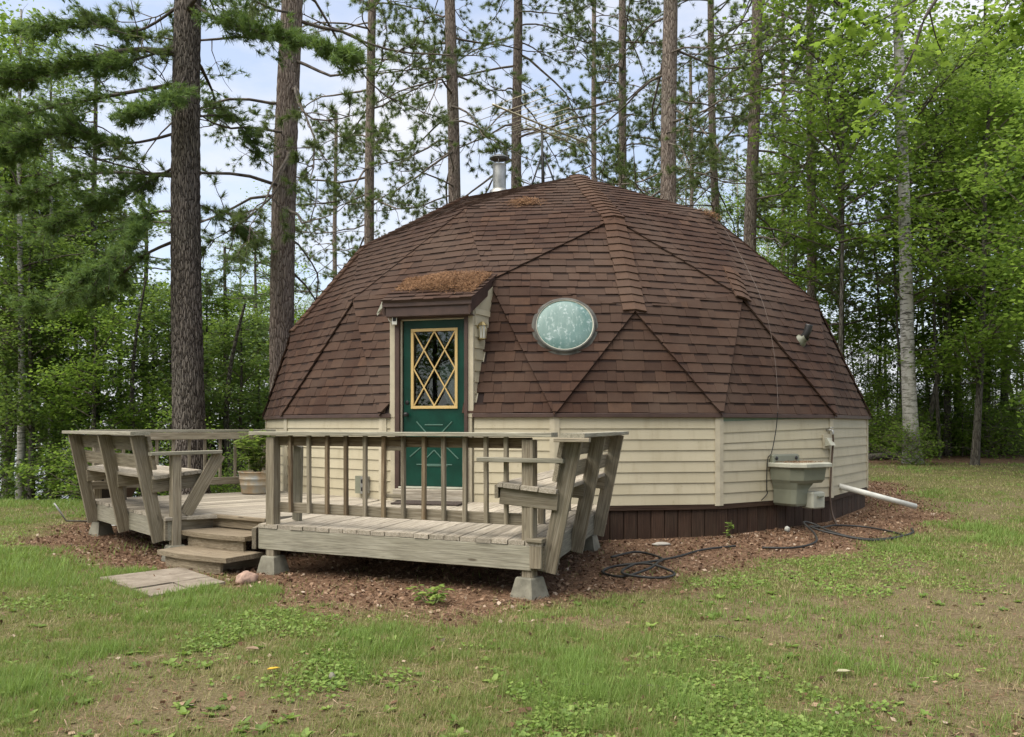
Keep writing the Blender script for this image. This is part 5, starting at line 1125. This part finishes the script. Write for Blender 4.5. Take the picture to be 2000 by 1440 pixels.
for i, (px, d) in enumerate([(1872, 30), (1925, 27.5)]):
    x, y = at(px, d); put('shade_tree', x, y, [('trunk', tmD, (1.1, 1.1, HB[i % 4]/13*.96)), ('limbs', PROTO['maple', i % 4][0], 1.), ('crown', PROTO['maple', i % 4][1], 1.)], i*1.7, GM, 'maple tree', 'maples of the right-hand wood', s=1.15)
for i in range(30):
    px = 1690+i*12+random.uniform(-10, 10); d = random.uniform(25.5, 30); x, y = at(px, d)
    put('shrub', x, y, [('stems', PROTO['shrub', i % 2][0], 1.), ('foliage', PROTO['shrub', i % 2][1], 1.)], i*1.9, 'low leafy shrub along the floor of the right-hand wood', 'shrub', 'shrubs of the right-hand wood', s=random.uniform(.55, .95))
for i, (px, d, s) in enumerate([(1690, 30, .5), (1722, 27, .42), (1822, 28, .42), (1880, 26.5, .42), (1938, 27.5, .42), (1992, 27, .5)]):
    x, y = at(px, d); put('young_maple', x, y, [('trunk', tmS, (.8, .8, 1.1)), ('limbs', PROTO['maple', 2][0], 1.), ('crown', PROTO['maple', 2][1], 1.)], i*1.27, 'young low-branched maple in the understory right of the dome', 'maple tree', 'young maples under the right-hand wood', s=s)
for k in range(3):
    x, y = at(1700+k*14, 24.5+k*.3); V, Fc = tube_np([(x, y, gzf(x, y)+.1), (x+.9, y+.35, gzf(x, y)+.16)], [.1, .085], 10); tag(mk('fallen_log', V, Fc, M_bark_d, smooth=True), ('dark log nearest the dome corner at the wood edge', 'middle one of three dark logs lying left of the birch', 'dark log closest to the birch bush')[k], 'log')
r = np.random.default_rng(77); pa, C, Nn = broadleaf(47, 15, 6.2, 40, 2.9, nl=34, subs=9); V, Fc = tubes_np(pa, 3); lm = np_mesh('maple_limbs', V, Fc, M_limb); V, Fc, tn = leaf_quads(C, Nn, .125, r); cr = np_mesh('maple_foliage', V, Fc, M_leaf_m, tn)
for px, d, lab in ((1640, 22, 'tall high-crowned maple between the dome and the white birch'), (1835, 26, 'tall high-crowned maple standing just right of the white birch')):
    x, y = at(px, d); put('maple', x, y, [('trunk', tmS, (1.3, 1.3, 1.6)), ('limbs', lm, 1.), ('crown', cr, 1.)], px*.1, lab, 'maple tree', s=1. if px < 1700 else .9)
# --- broadleaf trees at the left, down to the lake, and far ones behind
GL = 'shady broadleaf tree in the wood left of the dome'
for i, (px, d, v, s) in enumerate([(20, 22, 0, .9), (95, 27, 1, .85), (150, 21, 2, .72), (235, 25, 3, .8), (300, 23, 2, .7), (385, 31, 0, .75), (430, 27, 2, .72), (505, 25, 2, .66), (530, 34, 1, .8), (-40, 26, 3, 1.1), (-90, 20, 1, 1.), (60, 19.5, 2, .7), (185, 18.5, 2, .55), (335, 20.5, 2, .6), (405, 24, 0, .62), (470, 22, 2, .58), (545, 28, 0, .6), (110, 23, 3, .75)]):
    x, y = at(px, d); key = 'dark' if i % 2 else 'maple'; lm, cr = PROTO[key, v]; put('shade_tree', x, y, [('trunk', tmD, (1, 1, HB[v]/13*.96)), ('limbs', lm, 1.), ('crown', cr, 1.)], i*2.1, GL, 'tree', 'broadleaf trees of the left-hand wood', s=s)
for i, (px, d, v, s) in enumerate([(40, 19.5, 0, .8), (10, 27, 1, .95), (100, 22, 1, .8), (470, 35, 0, .9), (540, 30, 1, .8)]):
    x, y = at(px, d); lm, cr = PROTO['birch', v]; put('birch', x, y, [('trunk', tmB, 1.), ('limbs', lm, 1.), ('crown', cr, 1.)], i*2.6, 'slim light-leaved birch among the trees left of the dome', 'birch tree', 'slim birches of the left-hand wood', s=s)
for i, (px, d, v, s) in enumerate([(700, 55, 0, 1.0), (780, 60, 1, 1.05), (900, 58, 0, 1.1), (1050, 52, 1, 1.15), (1110, 60, 0, 1.25), (1340, 50, 1, 1.1), (1390, 58, 0, 1.15), (1440, 48, 0, 1.1), (1500, 52, 1, 1.2), (1540, 60, 0, 1.2), (620, 50, 1, .9), (1260, 64, 1, 1.3)]):
    x, y = at(px, d); lm, cr = PROTO['birch', v]; put('birch', x, y, [('trunk', tmB, 1.), ('limbs', lm, 1.), ('crown', cr, 1.)], i*1.4, 'far light-leaved tree whose top shows above the dome', 'birch tree', 'far trees behind the dome', s=s)
for i in range(9):
    px = -40+i*64+random.uniform(-8, 8); d = random.uniform(18, 30); x, y = at(px, d); th = random.choice((.7, 1., 1.6, 2.2))
    put('sapling', x, y, [('trunk', tmS, (th, th, .62))], random.uniform(0, 6), 'dark slender stem in the wood left of the dome', 'sapling', 'saplings of the left-hand wood', tilt=(random.uniform(-.05, .05), random.uniform(-.05, .05)))
for i in range(10):
    px = -60+i*60+random.uniform(-10, 10); d = random.uniform(16, 24); x, y = at(px, d)
    put('shrub', x, y, [('stems', PROTO['shrub', i % 2][0], 1.), ('foliage', PROTO['shrub', i % 2][1], 1.)], i*1.9, 'low leafy shrub on the slope left of the deck', 'shrub', 'shrubs of the left-hand wood', s=random.uniform(.5, .85))
# --- maple whose branch hangs into the top right corner, its trunk stands outside the view
def overhang():
    r = np.random.default_rng(17); bx, by = 7.2, 8.2; o = empty('overhanging_maple', (bx, by, gzf(bx, by)), 'near maple branch with big lime-green leaves hanging into the top right corner', 'maple tree')
    V, Fc, _ = trunk_geo(11, .14, .05, 16, 50, seed=5); np_obj('trunk', V, Fc, M_bark_d, o, smooth=True, M=Matrix.Translation((bx, by, gzf(bx, by))))
    pa = []; LC = []; LD = []
    def pathpx(pts): return np.array(smooth_path([Vector(((a-1000)*d/1620, d, EYE+(832.4-b)*d/1620)) for a, b, d in pts], 6))
    main = pathpx([(2400, -300, 8.2), (2100, -160, 8.1), (1900, -70, 8.0), (1815, 20, 7.9), (1780, 110, 7.9), (1735, 190, 7.8), (1690, 235, 7.8), (1655, 240, 7.8)]); pa.append((main, np.linspace(.024, .003, len(main))))
    tw = [pathpx([(1900, -70, 8.0), (1780, 5, 7.7), (1700, 50, 7.6), (1640, 70, 7.6), (1590, 80, 7.6)]), pathpx([(1815, 20, 7.9), (1830, 80, 8), (1850, 120, 8.2)]), pathpx([(2000, -120, 8.1), (1980, -30, 8.4), (1950, 40, 8.5), (1900, 90, 8.6)]), pathpx([(1690, 50, 7.6), (1660, 20, 7.5), (1640, 5, 7.5)]), pathpx([(1980, -30, 8.4), (2010, 30, 8.5), (2000, 80, 8.6)])]
    for t in tw: pa.append((t, np.linspace(.010, .003, len(t))))
    for P, k in [(main[14:], 34), (tw[0], 70), (tw[1], 22), (tw[2], 80), (tw[3], 30), (tw[4], 60)]:
        for _ in range(k): LC.append(P[r.integers(len(P)//4, len(P))]+r.normal(size=3)*np.array([.10, .10, .07])); a = r.uniform(0, 6.28); LD.append((math.cos(a), math.sin(a), r.uniform(-.7, .0)))
    V, Fc = tubes_np(pa, 6); np_obj("limbs", V, Fc, M_limb_w, o, smooth=True)
    half = [(0, 0), (.10, -.05), (.30, -.02), (.24, .10), (.50, .22), (.36, .34), (.42, .52), (.22, .50), (.14, .62), (.18, .80), (.0, 1.0)]
    out = half+[(-x, y) for x, y in half[-2:0:-1]]; VV = []; FF = []; tn = []
    for c, d in zip(LC, LD):
        d = Vector(d).normalized(); nn_ = (Vector((0, 0, 1))+Vector(r.normal(size=3))*.35); nn_ = (nn_-d*nn_.dot(d)).normalized(); s_ = d.cross(nn_); L = r.uniform(.075, .125); k = len(VV); c = Vector(c)
        VV.append(c+d*L*.4); VV += [c+s_*(x*L)+d*(y*L)-nn_*(abs(x)*L*.25+max(0, y-.4)*L*.15) for x, y in out]; m_ = len(out); FF += [(k, k+1+i, k+1+(i+1) % m_) for i in range(m_)]; tn += [r.random()]*(m_+1)
    np_obj('leaves', np.array([tuple(v) for v in VV]), np.array(FF), leafmat('near_maple_leaves', [(0, (.10, .19, .02)), (.5, (.15, .25, .025)), (1, (.21, .31, .035))], .55, .45, 0), o, np.array(tn))
overhang()

# --- trees across the lawn behind the viewpoint: the glass of door and window mirrors them
for i, (x, y, v, s) in enumerate([(-13, -13, 0, 1.1), (-7, -17, 1, 1.2), (-1.5, -15, 2, 1.2), (4, -18, 3, 1.2), (9.5, -14, 0, 1.1), (14, -18, 1, 1.2), (-17, -6, 3, 1.), (-13.5, -3.5, 2, 1.), (-20, -1.5, 0, 1.), (-17, -12, 1, 1.1), (-10.5, -8, 2, 1.1), (-24, -7, 1, 1.2)]):
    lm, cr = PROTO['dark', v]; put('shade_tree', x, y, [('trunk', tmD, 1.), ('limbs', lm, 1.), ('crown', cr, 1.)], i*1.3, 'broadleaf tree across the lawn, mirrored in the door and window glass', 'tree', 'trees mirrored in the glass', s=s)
# ------------------------------------------------------------------ lawn, weeds and litter
HP = [(WF[i].c0.x, WF[i].c0.y) for i in range(15)]
PAVE = [(pa_.x, pa_.y), (pb_.x, pb_.y), (pc_.x, pc_.y), (pd2.x, pd2.y)]
def lawn_pts(n, y0, y1, pw, r, wide=.66):
    u = r.random(n); y = (y0**(1-pw)+u*(y1**(1-pw)-y0**(1-pw)))**(1/(1-pw)); x = (r.random(n)*2-1)*(y*wide+.4); return np.stack([x, y], 1)
def free(P, pave=True):
    k = poly_sd(P, HP) > .05
    if pave: k &= poly_sd(P, PAVE) > -.02
    return k
M_grass = leafmat('lawn_grass', [(0, (.36, .30, .17)), (.22, (.29, .255, .12)), (.42, (.20, .215, .07)), (.65, (.125, .19, .045)), (.85, (.15, .235, .055)), (1, (.22, .32, .08))], .35, .6, 0)
def grass(n, seed):
    r = np.random.default_rng(seed); P = lawn_pts(n, 3.3, 34, 1.55, r); lm, dm = litter_mask(P), dirt_mask(P); lush = vnoise(P, 1.3, 21)*.55+vnoise(P, .5, 22)*.45
    far = sstep(12, 22, P[:, 1]); keep = (r.random(len(P)) < (1-lm*.975)*(1-dm*.86)*(.36+.8*sstep(.35, .62, lush)*(1-far*.3))*(.35+.9*sstep(.35, .6, vnoise(P, 6, 23)*.6+vnoise(P, 21, 24)*.4))) & free(P)
    shade = sstep(22, 27, P[:, 1]+.0*P[:, 0])*(P[:, 0] > 4); keep &= r.random(len(P)) > shade*.85
    P = P[keep]; lush = lush[keep]; n = len(P); z = gz(P[:, 0], P[:, 1]); d = P[:, 1]
    h = r.uniform(.014, .045, n)*(1+.9*sstep(.5, .7, lush))*np.where(r.random(n) < .04, 1.8, 1.); a = r.uniform(0, 2*np.pi, n); ln = r.uniform(.2, 1.0, n)*h; wd = np.maximum(.0022, d*.00055)*r.uniform(.7, 1.3, n)
    cl = vnoise(P, 6, 23)*.6+vnoise(P, 21, 24)*.4; f_ = np.clip(.35+1.2*cl, .3, 1.6); h = h*f_; ln = ln*f_
    B = np.column_stack([P, z-.004]); s = np.column_stack([-np.sin(a), np.cos(a), np.zeros(n)])*wd[:, None]; f = np.column_stack([np.cos(a)*ln, np.sin(a)*ln, h])
    V = np.stack([B-s, B+s, B+f], 1).reshape(-1, 3); tn = np.clip(.15+1.9*(lush-.36)+(cl-.5)*1.1+r.normal(size=n)*.2, 0, 1)
    return V, np.arange(3*n).reshape(-1, 3), np.repeat(tn, 3)
V, Fc, tn = grass(1000000, 31)
tag(np_obj('grass', V, Fc, M_grass, None, tn), 'short patchy green and straw lawn grass', 'grass', kind='stuff')
M_weed = leafmat('weed_leaves', [(0, (.10, .165, .035)), (.5, (.16, .25, .05)), (1, (.25, .34, .085))], .35, .5, 0)
def clover(n, seed):
    r = np.random.default_rng(seed); P = lawn_pts(n, 3.3, 11, 1.5, r); pm = vnoise(P, .75, 41)*.6+vnoise(P, 2.4, 42)*.4; keep = (pm > .56+.1*r.random(len(P))) & (litter_mask(P) < .25) & free(P) & (P[:, 0] < 3.5+r.random(len(P))*3); P = P[keep]; n = len(P)
    C = np.column_stack([P, gz(P[:, 0], P[:, 1])+r.uniform(.008, .035, n)]); N_ = r.normal(size=(n, 3))*.35+np.array([0, 0, 1.]); N_ /= np.linalg.norm(N_, axis=1, keepdims=True)
    return leaf_quads(C, N_, .026, r)
V, Fc, tn = clover(150000, 43); tag(np_obj('clover', V, Fc, M_weed, None, tn), 'bright green clover and ground cover in the lawn', 'clover', kind='stuff')
def rosettes(n, seed):
    r = np.random.default_rng(seed); P = lawn_pts(n, 3.4, 11, 1.3, r); pm = vnoise(P, .8, 51); keep = (litter_mask(P) < .5) & free(P) & (pm > .42+.0*P[:, 0]) & (r.random(len(P)) < 1-.6*sstep(0, 3, P[:, 0])); P = P[keep]; cs = []; ds = []; ns_ = []; L = []; tn = []
    for p in P:
        k = int(r.integers(5, 10)); l = r.uniform(.025, .06); t = r.random()
        for j in range(k):
            a = j*2*np.pi/k+r.normal()*.3; el = r.uniform(.1, .7); d = np.array([math.cos(a)*math.cos(el), math.sin(a)*math.cos(el), math.sin(el)]); cs.append((p[0], p[1], gzf(*p)+.004)); ds.append(d); nn_ = np.array([0, 0, 1.])-d*d[2]; ns_.append(nn_/np.linalg.norm(nn_)); L.append(l*r.uniform(.7, 1.2)); tn.append(np.clip(t+r.normal()*.15, 0, 1))
    return leaf_shape(cs, ds, ns_, np.array(L), np.array(L)*.55, np.array(tn))
V, Fc, tn = rosettes(560, 53); tag(np_obj('lawn_weeds', V, Fc, M_weed, None, tn), 'broad-leaved weed rosettes scattered through the lawn', 'weeds', kind='stuff')
M_dead = leafmat('dead_leaves', [(0, (.055, .03, .018)), (.35, (.14, .078, .045)), (.7, (.23, .145, .09)), (.9, (.34, .245, .165)), (1, (.44, .36, .28))], .15, .8, 0)
def litter(seed):
    r = np.random.default_rng(seed); P = np.column_stack([r.uniform(-6.6, 8, 80000), r.uniform(5.7, 18, 80000)]); lm = litter_mask(P); keep = (r.random(len(P)) < lm*(.25+.9*vnoise(P, 1.2, 61))) & free(P) & ((np.abs(P[:, 0])/P[:, 1]) < .66) & (P[:, 1] < 18); P = P[keep]
    P2 = lawn_pts(1500, 3.4, 12, 1.4, r); P2 = P2[free(P2, False)]; P = np.concatenate([P, P2]); n = len(P); C = np.column_stack([P, gz(P[:, 0], P[:, 1])+r.uniform(.004, .022, n)]); N_ = r.normal(size=(n, 3))*.5+np.array([0, 0, 1.]); N_ /= np.linalg.norm(N_, axis=1, keepdims=True)
    V, Fc, tn = leaf_quads(C, N_, .038, r); q = r.random(n)**1.35; return V, Fc, np.repeat(q, 4)
V, Fc, tn = litter(65); tag(np_obj('leaf_litter', V, Fc, M_dead, None, tn), 'fallen brown leaves strewn round the dome and deck', 'leaf litter', kind='stuff')
r = np.random.default_rng(66); P = np.column_stack([r.uniform(-6.6, 8, 150000), r.uniform(5.6, 14, 150000)]); P = P[(r.random(len(P)) < litter_mask(P)*1.) & free(P) & ((np.abs(P[:, 0])/P[:, 1]) < .66)]
P = np.concatenate([P, lawn_pts(9000, 3.3, 10, 1.4, r)]); P = P[free(P, False)]
tag(needle_pile('needle_carpet', np.column_stack([P, gz(P[:, 0], P[:, 1])+r.uniform(.004, .016, len(P))]), np.array([0, 0, 1.]), .08, M_carpet, None, .5, .0022, seed=67), 'reddish carpet of dry pine needles round the deck', 'needle carpet', kind='stuff')
# a few single things on the lawn
def flat_leaf(name, x, y, L, col, label, a=.6):
    m = leafmat(name+'_skin', [(0, tuple(c*.8 for c in col)), (1, col)], .2, .6, 0); d = np.array([[math.cos(a), math.sin(a), .12]]); nn_ = np.array([[-.1, 0.05, 1.]]); d /= np.linalg.norm(d); nn_ -= d*(d*nn_).sum(); nn_ /= np.linalg.norm(nn_)
    V, Fc, tn = leaf_shape(np.array([[x, y, gzf(x, y)+.035]]), d, nn_, np.array([L]), np.array([L*.7]), np.array([.8])); V2 = V-np.array([0, 0, .002]); n_ = len(V)
    tag(np_obj(name, np.concatenate([V, V2]), np.concatenate([Fc, Fc[:, ::-1]+n_]), m, None, np.concatenate([tn, tn])), label, 'fallen leaf')
flat_leaf('yellow_leaf', -1.36, 4.6, .075, (.62, .42, .05), 'single bright yellow fallen leaf on the lawn left of centre')
flat_leaf('brown_leaf', -1.62, 5.05, .09, (.28, .20, .13), 'curled brown leaf lying behind the yellow leaf', -.3)
flat_leaf('pale_leaf', 1.78, 4.55, .09, (.42, .40, .26), 'pale dry leaf lying on bare ground in the right foreground', .2)
stone('pebble', (-.98, 4.52, gzf(-.98, 4.52)+.012), (.02, .024, .03), M_conc, 'small grey pebble in the grass right of the yellow leaf', 6, 'pebble')
stone('white_stone', (3.45, 10.4, gzf(3.45, 10.4)+.05), (.035, .03, .035), plain('pale_stone', (.34, .34, .3), .8), 'pale stone in the litter below the outdoor sink', 4)
stone('flat_stone', (1.72, 10.02-.45, gzf(1.72, 9.6)+.02), (.10, .05, .022), plain('light_stone', (.34, .32, .28), .85), 'flat light stone in leaf litter before the brown base boards', 8)
for i, (x, y, a, L) in enumerate([(.35, 4.35, .1, .28), (.75, 4.3, -.5, .2), (1.35, 5.35, -.6, .16)]):
    V, Fc = tube_np(smooth_path([(x-L/2*math.cos(a), y-L/2*math.sin(a), gzf(x, y)+.015), (x, y+.02, gzf(x, y)+.025), (x+L/2*math.cos(a), y+L/2*math.sin(a), gzf(x, y)+.012)], 4), .005, 6); tag(mk('fallen_twig', V, Fc, M_limb, smooth=True), ('longest dry twig on the bare right foreground lawn', 'short dry twig just right of the longest twig', 'stubby twig lying farther back on the right lawn')[i], 'twig')
